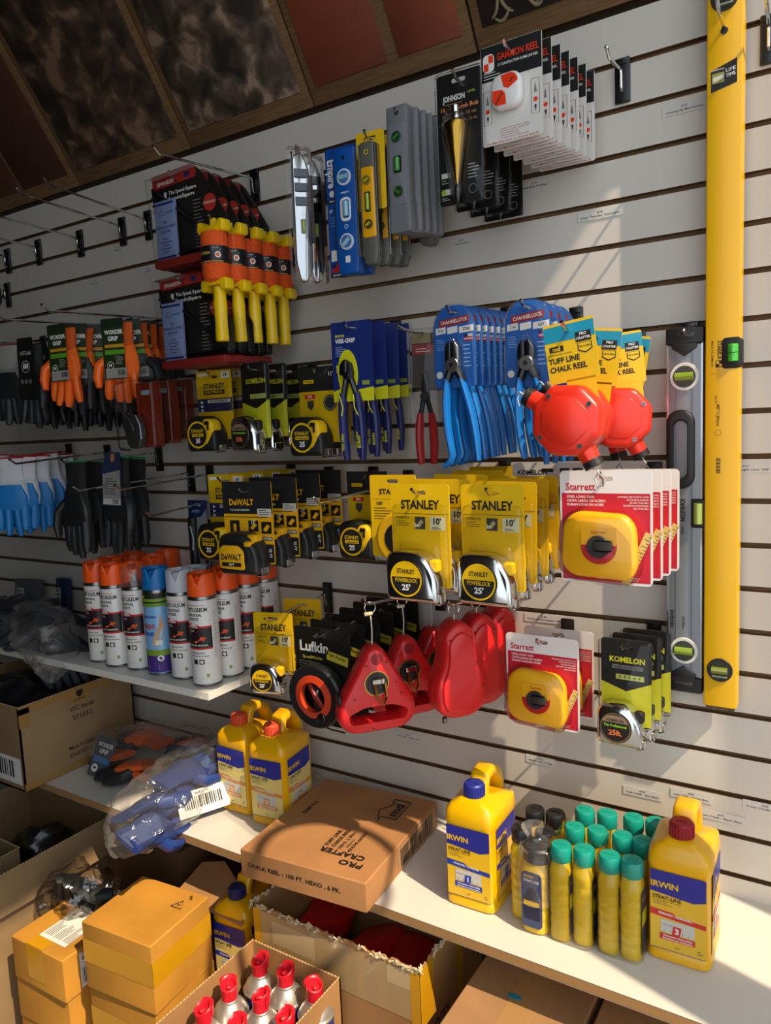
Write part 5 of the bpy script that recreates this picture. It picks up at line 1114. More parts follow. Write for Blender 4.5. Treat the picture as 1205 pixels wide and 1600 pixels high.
# ---- the two big levels
def silver():
    x0, x1, z0, z1 = -.284, -.2245, 1.1, 1.735; cx = (x0+x1)/2; t = thing('box_level', 'short silver box level with black end caps hanging beside the long yellow level', 'level', (cx, -.028, z1)); H = z1-z0; S_ = mat('#8c9094', .45, .5); K = BLK
    m = MB(); m.box((0, 0, -H/2), (.058, .024, H-.03), S_, .002)
    for x in (-.014, .012): m.box((x, -.0123, -H/2), (.0012, .001, H-.04), mat('#70747a', .4, .8))
    m.box((-.0275, -.0118, -H/2), (.003, .002, H-.04), mat('#c8ccd0', .2, 1)); m.box((.0275, -.0118, -H/2), (.003, .002, H-.04), mat('#c8ccd0', .2, 1)); m.build('aluminium_beam', t)
    for z, up in ((-.014, 1), (-H+.014, -1)):
        m = MB(); m.box((0, -.001, z), (.061, .03, .03), K, .003); m.prism(rpoly([(-.02, z-up*.012), (.02, z-up*.012), (.02, z-up*.02), (0, z-up*.034), (-.02, z-up*.02)], .002), -.0155, -.002, K, .001); m.prism(rr(.03, .01, .003, 0, z), -.0172, -.012, mat('#242424', .4), .001); m.build('end_cap', t)
    for z, a in ((-.082, .0), (-H+.075, .0)):
        m = MB(); rvial(m, 0, z, -.0125, .0235, '#9ab83a', '#d6d4cc', '#3a3c34', a); m.build('round_vial', t)
    m = MB(); m.plate(rr(.046, .135, .022, -.006, -.205, 8), rr(.022, .098, .0105, -.006, -.205, 8), -.021, .0, K, .004, (-.006, -.205)); m.build('hand_grip', t)
    m = MB(); m.box((.022, -.008, -.315), (.022, .016, .05), K, .002); m.cyl(.0075, -.018, .018, mat('#a8b850', .1, trans=.2, coat=1), (.023, -.017, -.315), 'z', 14, .001); m.build('side_vial', t)
    m = MB(); y = -.0135; m.text('JOHNSON', -.003, -.31, .011, INK, y, rot=-PI/2, bold=3, w=.04); m.text('LEVEL', -.003, -.345, .006, INK, y, rot=-PI/2, bold=1); m.text('24"/60cm', -.001, -.51, .006, INK, y, rot=-PI/2); m.bars(-.022, -.52, .004, .03, INK, y); 
    for i in range(9): m.rect(-.024, -.49-i*.004, -.016, -.4885-i*.004-.0005*(i % 3), INK, y)
    m.build('printed_marks', t, smooth=False, recalc=False)
silver()
hook(None, 'chrome hook holding the silver level', (1068, 516), .05, X=at(1074, 524, -.03).x, Z=at(1074, 524, -.03).z)
def yellow():
    x0, x1, z0, z1 = -.2205, -.168, 1.083, 2.302; cx = (x0+x1)/2; H = z1-z0; t = thing('box_level', 'long yellow spirit level hanging upright at the right of the wall', 'level', (cx, -.036, z1)); Y_ = mat('#e0ac00', .38, coat=.15)
    m = MB(); m.box((0, .0042, -H/2), (x1-x0, .0354, H), Y_, .0025); m.build('yellow_beam', t)
    zt = at(1130, 48, -.05).z-z1; zv = at(1133, -5, -.05).z-z1
    m = MB(); m.cyl(.0055, -.0142, -.012, BLK, (at(1132, 48, -.05).x-cx, 0, zt), 'y', 20); m.build('hang_hole', t)
    for z, nm in ((zv, 1), (at(1126, 1047, -.05).z-z1, 0)):
        m = MB(); rvial(m, 0, z, -.0135, .0205, '#8a9a2a' if not nm else '#3f6a2a', '#1c1c1a', '#26281e', .0); m.box((0, -.0165, z-.011), (.024, .003, .003), mat('#9a9a80', .3)); m.build('round_vial', t)
    zc = at(1145, 551, -.05).z-z1
    m = MB(); m.prism(rr(.03, .05, .007, .014, zc), -.0145, .0137, BLK, .001); m.cyl(.0085, -.014, .014, mat('#4ad03a', .1, trans=.2, coat=1), (.016, -.0125, zc), 'z', 14, .001); m.ring(.0, .001, 0, 0, BLK, 0) if 0 else m.box((.016, -.0215, zc), (.016, .0006, .001), BLK); m.build('middle_vial', t)
    def Z(py): return at(1130, py, -.05).z-z1
    def X(px, py): return at(px, py, -.05).x-cx
    m = MB(); y = -.0138
    m.poly([(X(1111, 105), Z(107)), (X(1111, 140), Z(141)), (X(1152, 135), Z(133)), (X(1152, 95), Z(95))], BLK, y); m.rect(X(1113, 120), Z(128), X(1132, 120), Z(112), mat('#8a8a4a'), y-.0003); m.poly([(X(1114, 120), Z(126)), (X(1131, 120), Z(122)), (X(1131, 120), Z(116)), (X(1114, 120), Z(118))], mat('#c8c8b8'), y-.0005)
    m.text('LIFE', X(1142, 110), Z(111), .0075, WHT, y-.0005, bold=1, rot=.1, w=.014); m.text('TIME', X(1142, 119), Z(119), .0075, WHT, y-.0005, bold=1, rot=.1, w=.014); m.text('LOCKED VIALS', X(1121, 107), Z(107), .003, WHT, y-.0005)
    m.text('STABILA', X(1124, 546), Z(546), .0085, INK, y, rot=-PI/2, w=.03, bold=2); m.text('MADE IN GERMANY', X(1113, 552), Z(552), .0045, INK, y, rot=-PI/2, w=.042, bold=1)
    qx, qz = X(1124, 568), Z(568); q = .0055
    m.rect(qx-q, qz-q, qx+q, qz+q, INK, y); m.rect(qx-q*.8, qz, qx, qz+q*.8, mat('#e0ac00'), y-.0003); m.rect(qx, qz-q*.8, qx+q*.8, qz, mat('#e0ac00'), y-.0003)
    m.text('48"/120cm', X(1122, 648), Z(648), .0072, INK, y, rot=-PI/2, w=.036, bold=1); m.text('Type 70-2', X(1119, 624), Z(624), .004, INK, y, rot=-PI/2, bold=1); m.ring(.0045, .005, X(1122, 676), Z(676), INK, y)
    for i in range(9): m.rect(X(1119, 722), Z(717+i*2.8), X(1126, 722), Z(717+i*2.8)+.0012+.0006*(i % 2), INK, y)
    m.build('printed_marks', t, smooth=False, recalc=False)
    m = MB(); m.box((0, 0, -H+.001), (.046, .022, .008), mat('#3a3024', .6)); m.build('end_plug', t)
yellow()
hook(None, 'chrome hook holding the long yellow level', (1120, -8), .12, X=at(1132, 48, -.05).x, Z=at(1132, 48, -.05).z)
# ---- price labels stuck on the slats
PLOC = ['below the grey plastic levels', 'in the sunlit patch under the plumb line cards', 'upper right, left of the yellow level', 'just right of the plumb bob packs', 'right edge, beside the yellow level', 'above the lower red and white cards', 'below the lower red and white cards', 'above the green capped bottles', 'above the jug with the dark red cap', 'right of the jug with the dark red cap, upper one', 'at the right edge above the shelf', 'upper left, under the empty hooks', 'left of the speed squares, second one down', 'below the red triangular chalk reels', 'below the open reel tapes', 'left of the single 25 ft tape', '', 'left of the upper speed squares']
PLB = mat('#d2cfc8', .5)
for i, (px, py, s_, wd) in enumerate(((722, 378, 'Hex Sockets', .03), (938, 334, 'Line Tender Corners', .07), (1070, 168, 'Lowering Rig Mint Hammer', .06), (835, 289, 'Plumb Bobs (Framing)', .05), (1166, 731, 'Irwin Straight Line 100\'', .07), (850, 966, 'Stanley Steel Longtape 100\'', .07), (845, 1188, 'Marking Paint - Orange', .05), (1004, 1239, 'Irwin Chalk - Red (8oz)', .06), (1080, 1243, 'Irwin Chalk - Orange (8oz)', .06), (1127, 1276, 'Irwin Chalk - Black (8oz)', .07), (1196, 1262, 'Irwin Chalk - Blue', .06), (184, 389, 'Sockets', .03), (148, 441, 'Torpedo', .03), (638, 1150, 'Irwin Chalk - Orange 8oz', .06), (446, 1105, 'Chalk Reels', .04), (545, 783, 'Tape', .025), (1090, 640, '', .05), (232, 422, 'Level', .03))):
    if not s_: continue
    P0 = at(px, py, 0); m = MB(); m.box((0, -.0004, 0), (wd+.012, .0006, .017), PLB); m.text('#%d' % (113+i*7), 0, .003, .005, INK, -.0009); m.text(s_, 0, -.003, .005, INK, -.0009, w=wd)
    o = m.build('price_label', None, (P0.x, -.0006, P0.z), smooth=False); tag(o, 'small paper slatwall label, %s' % PLOC[i], 'label', 'paper price labels')
# ---- spray cans on the upper shelf
OC = '#ff5e16'; R_ = .033
sp = [('orange', -1.629, -.225, 'front row, far left'), ('orange', -1.556, -.232, 'front row, second from the left'), ('clear', -1.484, -.225, ''), ('blue', -1.404, -.228, ''), ('white', -1.326, -.224, 'front row'), ('orange', -1.243, -.236, 'at the front right corner of the shelf'),
      ('orange', -1.24, -.168, 'second along the right end of the shelf'), ('orange', -1.237, -.1, 'third along the right end of the shelf'), ('orange', -1.235, -.033+.0, 'last along the right end, touching the wall')]
c_or = c_wh = None
for k, x, y, w_ in sp:
    if k == 'orange':
        if c_or is None: c_or = spraycan(OC, ''); c = c_or
        else: c = copy_tree(c_or)
        c['label'] = 'marking paint can with orange cap, %s' % w_
    elif k == 'clear': c = spraycan(OC, 'marking paint can with a clear cap between orange and blue caps', clearcap=True)
    elif k == 'blue': c = spraycan('#1270b8', 'light blue adhesive cleaner can with a blue cap', kind='clean')
    else: c = spraycan('#c8ccd4', ''); c_wh = c; c['label'] = 'marking paint can with pale grey cap in the front row'
    c.location = (x, y if y > -.26 else y, USZ); c.rotation_euler.z = -.1
    if w_.startswith('last'): c.location.y = -.036
for px, py, k, s_ in ((172, 869, 'o', 'leftmost behind the front row'), (208, 862, 'o', 'second from the left in the back'), (204, 878, 'o', 'just behind the clear cap'), (238, 866, 'o', 'behind the blue cap'), (270, 856, 'o', 'backmost, against the wall'), (304, 884, 'w', '')):
    P0 = hz(px, py+4, USZ+.25); c = copy_tree(c_or if k == 'o' else c_wh); c.location = (P0.x, min(P0.y, -.036), USZ); c.rotation_euler.z = rnd.uniform(-.5, .5)
    c['label'] = 'marking paint can with orange cap, %s' % s_ if k == 'o' else 'marking paint can with pale grey cap in the back row'
# left part of the upper shelf
def gbox(px, py, s_, z, sz, col, lab, ang=0, tilt=0, Y=-.15):
    P0 = at(px, py, Y); t = thing('tool_carton', lab, 'box', (P0.x, Y, z), (tilt, 0, ang), 'small dark cartons on the upper shelf'); m = MB(); m.box((0, 0, sz[2]/2), sz, mat(col, .5), .002); m.build('carton_body', t)
    m = MB(); m.frame((0, -sz[1]/2, 0), (1, 0, 0), (0, 0, 1)); m.rect(-sz[0]*.4, sz[2]*.2, -sz[0]*.05, sz[2]*.8, mat('#b8b6b0'), -.0006); m.lines(-sz[0]*.38, sz[2]*.74, sz[0]*.28, 6, sz[2]*.08, INK, -.0009, sz[2]*.03); m.rect(sz[0]*.15, sz[2]*.3, sz[0]*.42, sz[2]*.6, INK, -.0006); m.build('label', t, smooth=False, recalc=False)
for i in range(3): gbox(5, 990, 0, USZ+i*.028, (.17, .1, .027), '#4a4c50', 'flat grey carton at the left end of the upper shelf, %s of the pile' % (('bottom', 'middle', 'top')[i]), .05*i, 0, -.22)
gbox(42, 930, 0, USZ+.002, (.1, .03, .13), '#55585c', 'upright grey carton leaning at the wall on the upper shelf', .1, -.12, -.07)
gbox(98, 930, 0, USZ+.001, (.05, .02, .14), '#232c4e', 'slim navy carton standing against the wall left of the spray cans', 0, -.06, -.04)
g = glove('work_glove', 'x', '#2c2e34', '#34373e', '#3c4048', seed=21); GG = 'charcoal gloves in the bag'
for i, (px, py, Y, r3) in enumerate(((62, 962, -.25, (1.4, 0, .9)), (78, 975, -.26, (1.2, .3, .4)), (95, 985, -.24, (1.3, -.3, 1.9)), (70, 1000, -.28, (.6, .2, .3)), (85, 1010, -.27, (.5, -.2, .9)), (100, 1000, -.25, (.7, .3, -.2)))):
    c = g if i == 0 else copy_tree(g); c.location = Vector(at(px, py, Y))+Vector((0, 0, .03)); c.rotation_euler = r3; c['label'] = 'charcoal glove in the clear bag on the upper shelf, %s from the top' % ['first', 'second', 'third', 'fourth', 'fifth', 'sixth'][i]; c['group'] = GG
bag('plastic_bag', 'clear plastic bag of charcoal gloves hanging over the upper shelf edge', [at(40, 958, -.2), at(60, 972, -.25), at(76, 1000, -.28), at(80, 1035, -.30), at(76, 1066, -.31)], [.035, .065, .08, .055, .01], FILM, 2, 'clear plastic bags', .02)
bag('plastic_bag', 'dark plastic bag lying at the left end of the upper shelf', [at(-30, 952, -.2), at(5, 948, -.2), at(38, 952, -.19), at(52, 958, -.19)], [.03, .035, .035, .01], mat('#2c2e34', .25, coat=.5), 5, 'clear plastic bags', .015)
# ---- lower shelf
def pr_wc(m):
    m.frame((.4, 0, 0), (0, 1, 0), (0, 0, 1)); y = -.0006
    m.text('WC Item#', .18, .165, .019, INK, y, w=.075, bold=1); m.text('37130-L', .18, .14, .018, INK, y, w=.065, bold=1); m.text('Made in China', .17, .062, .016, INK, y, w=.08, bold=1); m.text('RN#75747', .165, .042, .016, INK, y, w=.07, bold=1)
    tp = mat('#94703e', .35, coat=.3); m.rect(.0, .165, .03, .215, tp, y); m.rect(.14, .18, .21, .2195, tp, y-.0002); m.rect(.0, .2, .34, .2195, tp, y); m.rect(0, .001, .34, .02, tp, y); m.poly([(.165, .212), (.185, .212), (.185, .2), (.175, .192), (.165, .2)], INK, y-.0005); m.text('DIAMOND', .175, .187, .006, INK, y-.0005, w=.036)
    m.frame((.36, 0, 0), (1, 0, 0), (0, 0, 1)); m.rect(-.3, .015, .03, .085, WHT, y); m.bars(-.2, .03, .2, .045, INK, y-.0003)
opencarton('open_carton', 'open tan carton marked 37130-L at the left end of the lower shelf', (-2.163, -.389, LSZ), .4, .345, .22, 0, CB2, prints=pr_wc, grp='open cartons')
bag('plastic_bag', 'black bag of gloves inside the open tan carton marked 37130-L', [(-2.1, -.3, .82), (-2.0, -.25, .86), (-1.86, -.2, .84), (-1.83, -.15, .8)], [.06, .09, .08, .03], mat('#17181c', .25, coat=.5), 7, 'clear plastic bags', .02)
g = glove('work_glove', 'x', '#c2500c', '#e86414', '#26262a', seed=23); 
for i, (x, y, z, r3) in enumerate(((-1.62, -.2, .76, (1.3, 0, 1.2)), (-1.55, -.12, .775, (1.5, 0, 1.5)), (-1.47, -.18, .765, (1.4, .2, 1.9)), (-1.40, -.12, .77, (1.5, 0, 1.2)), (-1.5, -.23, .74, (1.2, .3, .5)))):
    c = g if i == 0 else copy_tree(g); c.location = (x, y, z); c.rotation_euler = r3; c['label'] = 'orange and black glove inside the lying clear bag, %s from the left' % ['first', 'second', 'third', 'fourth', 'fifth'][i]; c['group'] = 'orange gloves in the lying bag'
t = thing('size_card', 'grey glove card inside the lying bag beside the tan carton', 'card', (-1.66, -.235, .762), (-.45, .15, .15), 'loose size card'); m = MB(); m.prism(rr(.06, .1, .004), 0, .001, mat('#4a525c', .4)); y = -.0004; m.text('WONDER', 0, .03, .015, WHT, y, rot=PI/2*.0, w=.05, bold=3); m.text('GRIP', 0, .014, .015, WHT, y, w=.03, bold=3); m.poly(circ(.01, -.012, -.03), WHT, y); m.text('M', -.012, -.03, .012, INK, y-.0003, bold=3); m.rect(-.024, -.014, .024, .0, mat('#4a7ab0'), y); m.build('printed_card', t)
bag('plastic_bag', 'clear bag of orange and black gloves lying on the lower shelf', [(-1.745, -.2, .765), (-1.70, -.19, .768), (-1.56, -.17, .786), (-1.42, -.14, .79), (-1.31, -.1, .77), (-1.28, -.09, .76)], [.02, .05, .072, .072, .05, .02], FILM, 9, 'clear plastic bags', .02, .9)
g = glove('work_glove', 'x', '#16306e', '#172f6a', '#1b3c80', seed=31)
A = Vector(hz(232, 1275, .775)); B = Vector(hz(318, 1185, .80))
for i, (k, dx, dz, r3) in enumerate(((-.25, .02, .0, (1.3, .5, .1)), (-.1, -.025, .02, (1.45, -.4, .2)), (.35, .0, .035, (1.5, .1, .0)), (.5, .025, .0, (1.5, .8, .2)), (.5, -.03, -.0, (1.5, -.8, .1)), (.3, .0, -.02, (1.4, 0, .15)))):
    c = g if i == 0 else copy_tree(g); c.location = A.lerp(B, k)+Vector((dx, -.03, dz)); c.rotation_euler = r3; c['label'] = 'dark blue glove inside the clear bag on the lower shelf, %s from the front' % ['first', 'second', 'third', 'fourth', 'fifth', 'sixth'][i]; c['group'] = 'blue gloves in the clear bag'
bag('plastic_bag', 'clear bag of blue gloves resting over the lower shelf front edge', [A+Vector((-.03, -.07, -.05)), A+Vector((-.01, -.04, -.01)), A.lerp(B, .35), A.lerp(B, .7), B+Vector((.01, .03, 0)), B+Vector((.03, .08, -.0))], [.03, .068, .076, .07, .055, .03], FILM, 12, 'clear plastic bags', .022, .9)
P0 = Vector(hz(318, 1250, .755)); t = thing('carton_label', 'white barcode sticker on the side of the blue glove bag', 'label', P0, (-.5, 0, 1.15), 'barcode sticker'); m = MB(); m.box((0, .0, 0), (.12, .001, .055), WHT); m.bars(-.045, -.012, .09, .026, INK, -.0009); m.text('BLUE LATEX', 0, .02, .006, INK, -.0009, bold=2); m.build('sticker', t, smooth=False)
g2 = glove('work_glove', 'pale blue glove fingers sticking out beside the clear bag of blue gloves', '#20304a', '#5a86c0', '#6a98d4', seed=33); g2.location = Vector(hz(262, 1172, .80)); g2.rotation_euler = (1.25, 0, -.75); g2['group'] = 'loose blue glove'
for (x, y, a, s_) in ((-1.215, -.212, 0, 'left one of the two with orange red caps'), (-1.1, -.222, .12, 'right one of the two with orange red caps')):
    j = jug('yellow chalk jug, %s' % s_, '#d8502c', 'pale', '2', '#d88a3a'); j.location = (x, y, LSZ); j.rotation_euler.z = a
j = jug('yellow chalk jug with a blue screw cap, middle of the lower shelf', '#24308c', 'blue', '1', '#2038a0'); j.location = (-.58, -.266, LSZ); j.rotation_euler.z = .03
j = jug('large yellow chalk jug with a dark red screw cap, right of the small bottles', '#941020', 'red', '3', '#cc2e2c', 'PERMANENT / PERMANENTE'); j.location = (-.227, -.232, LSZ); j.rotation_euler.z = .03
def pr_reel(m):
    y = -.0007; m.frame((0, 0, 0), (1, 0, 0), (0, 0, 1)); m.text('CHALK REEL - 100 FT. HEXO , 6 PK.', .125, .03, .012, INK, y, w=.215, bold=2)
    m.frame((0, 0, .0605), (0, 1, 0), (-1, 0, 0)); y = -.0016   # reads along the depth
    m.text('SHIP TO', .19, -.045, .014, INK, y, w=.055, bold=2)
    def hx(pts): m.tube([(p[0], y, p[1]) for p in pts], .0011, INK, 5)
    hx([(.215, -.24), (.215, -.205), (.2, -.205), (.238, -.188), (.262, -.205), (.28, -.205), (.28, -.2), (.29, -.2), (.29, -.24), (.215, -.24)]); m.text('md', .25, -.224, .03, INK, y, w=.05, bold=3)
    m.text('TUFF LINE', .105, -.155, .012, INK, y, w=.06, bold=2); m.text('CHALK REEL', .11, -.17, .012, INK, y, w=.065, bold=2); m.text('100 ft. ( 30m )', .11, -.185, .011, INK, y, w=.07, bold=1); m.text('6 Each of', .1, -.197, .008, INK, y); m.text('43374-60780', .11, -.208, .010, INK, y, w=.075, bold=1)
    m.frame((.286, .33, .0605), (-1, 0, 0), (0, -1, 0)); m.text('PRO', .095, .283, .022, INK, -.0016, w=.055, bold=2) if 0 else None
    m.frame((0, 0, .0605), (-1, 0, 0), (0, -1, 0)); m.text('PRO', -.232, -.04, .02, INK, y, w=.05, bold=2); m.text('CRAFTER', -.2, -.064, .02, INK, y, w=.1, bold=2)
    m.frame((.286, 0, 0), (0, 1, 0), (0, 0, 1)); m.rect(.13, .006, .31, .054, mat('#a8845a'), -.0006); m.bars(.14, .01, .16, .038, INK, -.0009, None, 5, 26)
carton('flat_carton', 'flat brown carton of chalk reels lying across the lower shelf', (-1.022, -.392, LSZ+.0005), .286, .322, .06, .085, mat('#ab7848', .8, kind='card_board'), prints=pr_reel, tape=False)
# bottles
bot = bottle('', '#0c9684'); bb = bottle('', '#1c1c20')
gp = [(877, 1318, 'front row, first from the left'), (913, 1324, 'front row, second from the left'), (953, 1334, 'front row, third from the left'), (988, 1342, 'front row, fourth from the left'), (898, 1289, 'second row, first from the left'), (934, 1294, 'second row, second from the left'), (973, 1303, 'second row, third from the left'), (1005, 1311, 'second row, fourth from the left'), (914, 1263, 'back row, first from the left'), (949, 1268, 'back row, second from the left'), (990, 1275, 'back row, third from the left'), (1025, 1281, 'back row, fourth from the left')]
for i, (px, py, s_) in enumerate(gp):
    c = bot if i == 0 else copy_tree(bot); P0 = hz(px, py, LSZ+.166); c.location = (P0.x, min(P0.y, -.03), LSZ); c['label'] = 'yellow chalk bottle with green cap, %s' % s_
for i, (px, py, s_) in enumerate(((815, 1290, 'front left'), (852, 1296, 'front right'), (836, 1262, 'back left'), (868, 1268, 'back right'))):
    c = bb if i == 0 else copy_tree(bb); P0 = hz(px, py, LSZ+.166); c.location = (P0.x, min(P0.y, -.03), LSZ); c['label'] = 'yellow chalk bottle with black cap, %s of the four' % s_
def wrap(x0, x1, y0, y1, lab):
    m = MB(); P_ = rr(x1-x0, y1-y0, .014, (x0+x1)/2, (y0+y1)/2, 4); rs = []
    for k in range(9):
        z = LSZ+.001+.168*k/8; s_ = 1.0+.012*math.sin(k*1.9)-(.05 if k == 8 else 0); rs.append([((p[0]-(x0+x1)/2)*s_+(x0+x1)/2+noise.noise(Vector((p[0]*40, z*40, 1)))*.002, (p[1]-(y0+y1)/2)*s_+(y0+y1)/2+noise.noise(Vector((p[1]*40, z*40, 5)))*.002, z) for p in P_])
    m.loft(rs, mat('#f2efe8', .1, kind='clear'), cap=False); tag(m.build('shrink_wrap'), lab, 'plastic wrap', 'shrink wraps round the bottles')
P1, P2, P3, P4 = (hz(px, py, LSZ+.166) for px, py, _ in (gp[0], gp[1], gp[2], gp[3])); P5 = hz(898, 1289, LSZ+.166)
wrap(P1.x-.021, P2.x+.0195, P1.y-.024, P5.y+.024, 'clear shrink wrap round the left green capped bottles')
wrap(P3.x-.0195, P4.x+.020, P3.y-.024, P5.y+.02, 'clear shrink wrap round the right green capped bottles')
P0 = hz(832, 1462, LSZ); t = bottle('flask shaped chalk bottle in a crumpled clear bag, beside the blue capped jug', '#1c1c20', '#d8b020', w=.052, h=.15); t.location = (P0.x+.0, P0.y+.035, LSZ); t['group'] = 'bagged bottle'
m = MB(); m.prism(rr(.036, .1, .008, 0, .065), -.0355, -.033, mat('#3a4468', .35)); m.text('STRAIT-LINE', 0, .1, .007, WHT, -.0358, w=.028, bold=1); m.text('IRWIN', -.004, .108, .006, YEL, -.0358, bold=2); m.poly([(-.006, .088), (.006, .088), (.015, .066), (.014, .03), (-.014, .03), (-.015, .066)], mat('#1a1c3c'), -.0358); m.rect(-.014, .056, .014, .064, YEL, -.0361); m.build('front_label', t)
bag('plastic_bag', 'crumpled clear bag round the flask shaped chalk bottle', [(P0.x, P0.y+.035, LSZ+.002), (P0.x, P0.y+.035, LSZ+.05), (P0.x, P0.y+.034, LSZ+.11), (P0.x, P0.y+.032, LSZ+.15), (P0.x-.004, P0.y+.03, LSZ+.165), (P0.x-.006, P0.y+.03, LSZ+.185)], [.037, .039, .038, .03, .012, .02], mat('#f4f2ec', .12, kind='film'), 15, 'clear plastic bags', .006)
# ---- cartons below the shelf
YB = [(-1.343, -.541, .45, .09), (-1.350, -.532, .30, .06), (-1.34, -.537, .15, .09), (-1.345, -.54, .0, .07)]
YH = .1495
def pr_pap(m):
    m.frame((0, 0, .1505), (1, 0, 0), (0, 1, 0)); m.tube([(x+.155, -.0008, z+.112) for x, z in ((-.014, 0), (.014, 0), (0, .024), (-.014, 0))], .0008, INK, 4); m.text('20', .155, .121, .008, INK, -.001, bold=1); m.text('PAP', .163, .15, .009, INK, -.001, rot=-.9, bold=1)
    m.frame((0, 0, 0), (1, 0, 0), (0, 0, 1)); m.rect(0, .06, .193, .112, TAPEY, -.0006); m.frame((.193, 0, 0), (0, 1, 0), (0, 0, 1)); m.rect(0, .06, .172, .112, TAPEY, -.0006)
for i, (x, y, z, a) in enumerate(YB):
    carton('amber_carton', 'amber taped carton, %s of the right hand stack' % ('top one', 'second from the top', 'third from the top', 'bottom one')[i], (x, y, z), .193, .172, .1495, a, CB3, prints=pr_pap if i == 0 else (lambda m: (m.frame((0, 0, 0), (1, 0, 0), (0, 0, 1)), m.rect(0, .05, .193, .1, TAPEY, -.0006), m.frame((.193, 0, 0), (0, 1, 0), (0, 0, 1)), m.rect(0, .05, .172, .1, TAPEY, -.0006))), tape=False, grp='amber taped cartons')
zt = .5; A = hz(17, 1461, zt); B = hz(97, 1502, zt); C_ = hz(150, 1372, zt); ang = math.atan2(B.y-A.y, B.x-A.x); W_ = (B-A).length; D_ = (C_-A).length
def pr_lab(m):
    m.frame((0, 0, .0995), (0, 1, 0), (-1, 0, 0)); y = -.001; m.rect(.03, -W_*.82, D_*.86, -W_*.32, WHT, y)
    for i in range(3): m.lines(.04, -W_*.36-i*.03, .05, 5, .005, INK, y-.0004, .0016, i); m.bars(.11+i*.0, -W_*.42-i*.022, .05, .012, INK, y-.0004, None, i)
    m.bars(D_*.55, -W_*.6, D_*.26, W_*.2, INK, y-.0004, None, 2, 22)
    m.frame((0, 0, 0), (1, 0, 0), (0, 0, 1)); m.rect(W_*.3, .02, W_*.62, .0985, TAPEY, -.0006); m.frame((W_, 0, 0), (0, 1, 0), (0, 0, 1)); m.rect(.04, .01, .11, .09, WHT, -.0006); m.text('STANLEY', .07, .075, .011, INK, -.001, w=.05, bold=3); m.bars(.045, .018, .06, .035, INK, -.001); m.lines(.045, .09, .05, 2, .005, INK, -.001)
    m.frame((0, 0, .0995), (1, 0, 0), (0, 1, 0)); m.rect(W_*.3, 0, W_*.62, D_, TAPEY, -.0006)
for i in range(5): carton('amber_carton', 'amber taped carton, %s of the left hand stack' % ('top one with a shipping label', 'second from the top', 'third from the top', 'fourth from the top', 'bottom one')[i], (A.x-.004*i, A.y+.004*i, zt-.1*(i+1)), W_, D_, .0995, ang+.02*(i % 2), CB3, prints=pr_lab if i == 0 else None, tape=False, grp='amber taped cartons')
# spray can carton
zt = .56; O_ = hz(267, 1588, zt); Bk = hz(395, 1467, zt); Rt = hz(534, 1525, zt); W_ = (Rt-Bk).length; D_ = .29
def pr_sp(m):
    m.frame((W_, 0, 0), (0, 1, 0), (0, 0, 1)); m.lines(.1, .15, .07, 4, .008, INK, -.0006, .003); m.rect(.11, .06, .17, .11, INK, -.0006); m.rect(.12, .068, .16, .1, mat('#c08a3c'), -.0009)
opencarton('open_carton', 'open brown carton filled with red tipped spray cans', (Bk.x, Bk.y-D_, zt-.205), W_, D_, .205, .0, CB1, prints=pr_sp, grp='open cartons')
carton('amber_carton', 'plain carton standing under the open carton of red tipped cans', (Bk.x+.01, Bk.y-D_+.01, 0), W_-.02, D_-.02, zt-.206, 0, CB1, tape=False, grp='amber taped cartons')
rc = redcan()
for i, (px, py, s_) in enumerate(((405, 1498, 'back left corner'), (445, 1514, 'back row, middle'), (491, 1537, 'back right corner'), (357, 1536, 'left side, second row'), (406, 1553, 'middle of the second row'), (317, 1573, 'left side, third row'), (369, 1596, 'third row, middle'), (444, 1585, 'right side, third row'))):
    c = rc if i == 0 else copy_tree(rc); P0 = hz(px, py, zt+.012); c.location = (P0.x, P0.y, zt-.2); c.rotation_euler.z = rnd.uniform(-1.2, 1.2); c['label'] = 'silver domed can with red tip in the open carton, %s' % s_
# torn carton with chalk reels
zt = .62; A = hz(395, 1409, zt); B = hz(655, 1515, zt)
def pr_torn(m):
    W2 = (B-A).length; m.frame((0, 0, 0), (1, 0, 0), (0, 0, 1)); y = -.0006; tpc = mat('#b09468', .25, coat=.5)
    m.rect(0, zt-.11, W2, zt-.012, tpc, y); m.rect(.05, zt-.075, .16, zt-.025, mat('#c4ab80', .25, coat=.4), y-.0002); m.rect(W2-.07, zt-.05, W2-.02, zt-.015, mat('#c4ab80', .25), y-.0002); m.rect(0, zt-.12, .02, zt-.01, TAPEY, y-.0003); m.rect(W2-.02, zt-.12, W2, zt-.01, TAPEY, y-.0003)
    m.text('S', W2*.28, zt-.19, .03, INK, y, bold=1); m.tube([(W2*.31, y, zt-.13), (W2*.48, y, zt-.25)], .001, INK, 4)
    m.frame((W2, 0, 0), (0, 1, 0), (0, 0, 1)); m.rect(0, zt-.12, .05, zt-.006, TAPEY, y); m.rect(.14, zt-.2, .17, zt-.01, TAPEY, y); m.text("Q'TY.", .08, zt-.15, .03, INK, y, bold=1); m.text('SET', .22, zt-.08, .03, INK, y, bold=1)
opencarton('torn_carton', 'old taped carton with a torn ragged rim under the lower shelf', (A.x, A.y, 0), (B-A).length, .26, zt, 0, CB1, prints=pr_torn, torn=True, grp='open cartons')
pr_ = pear_reel(); GR = 'red chalk reels in the torn carton'
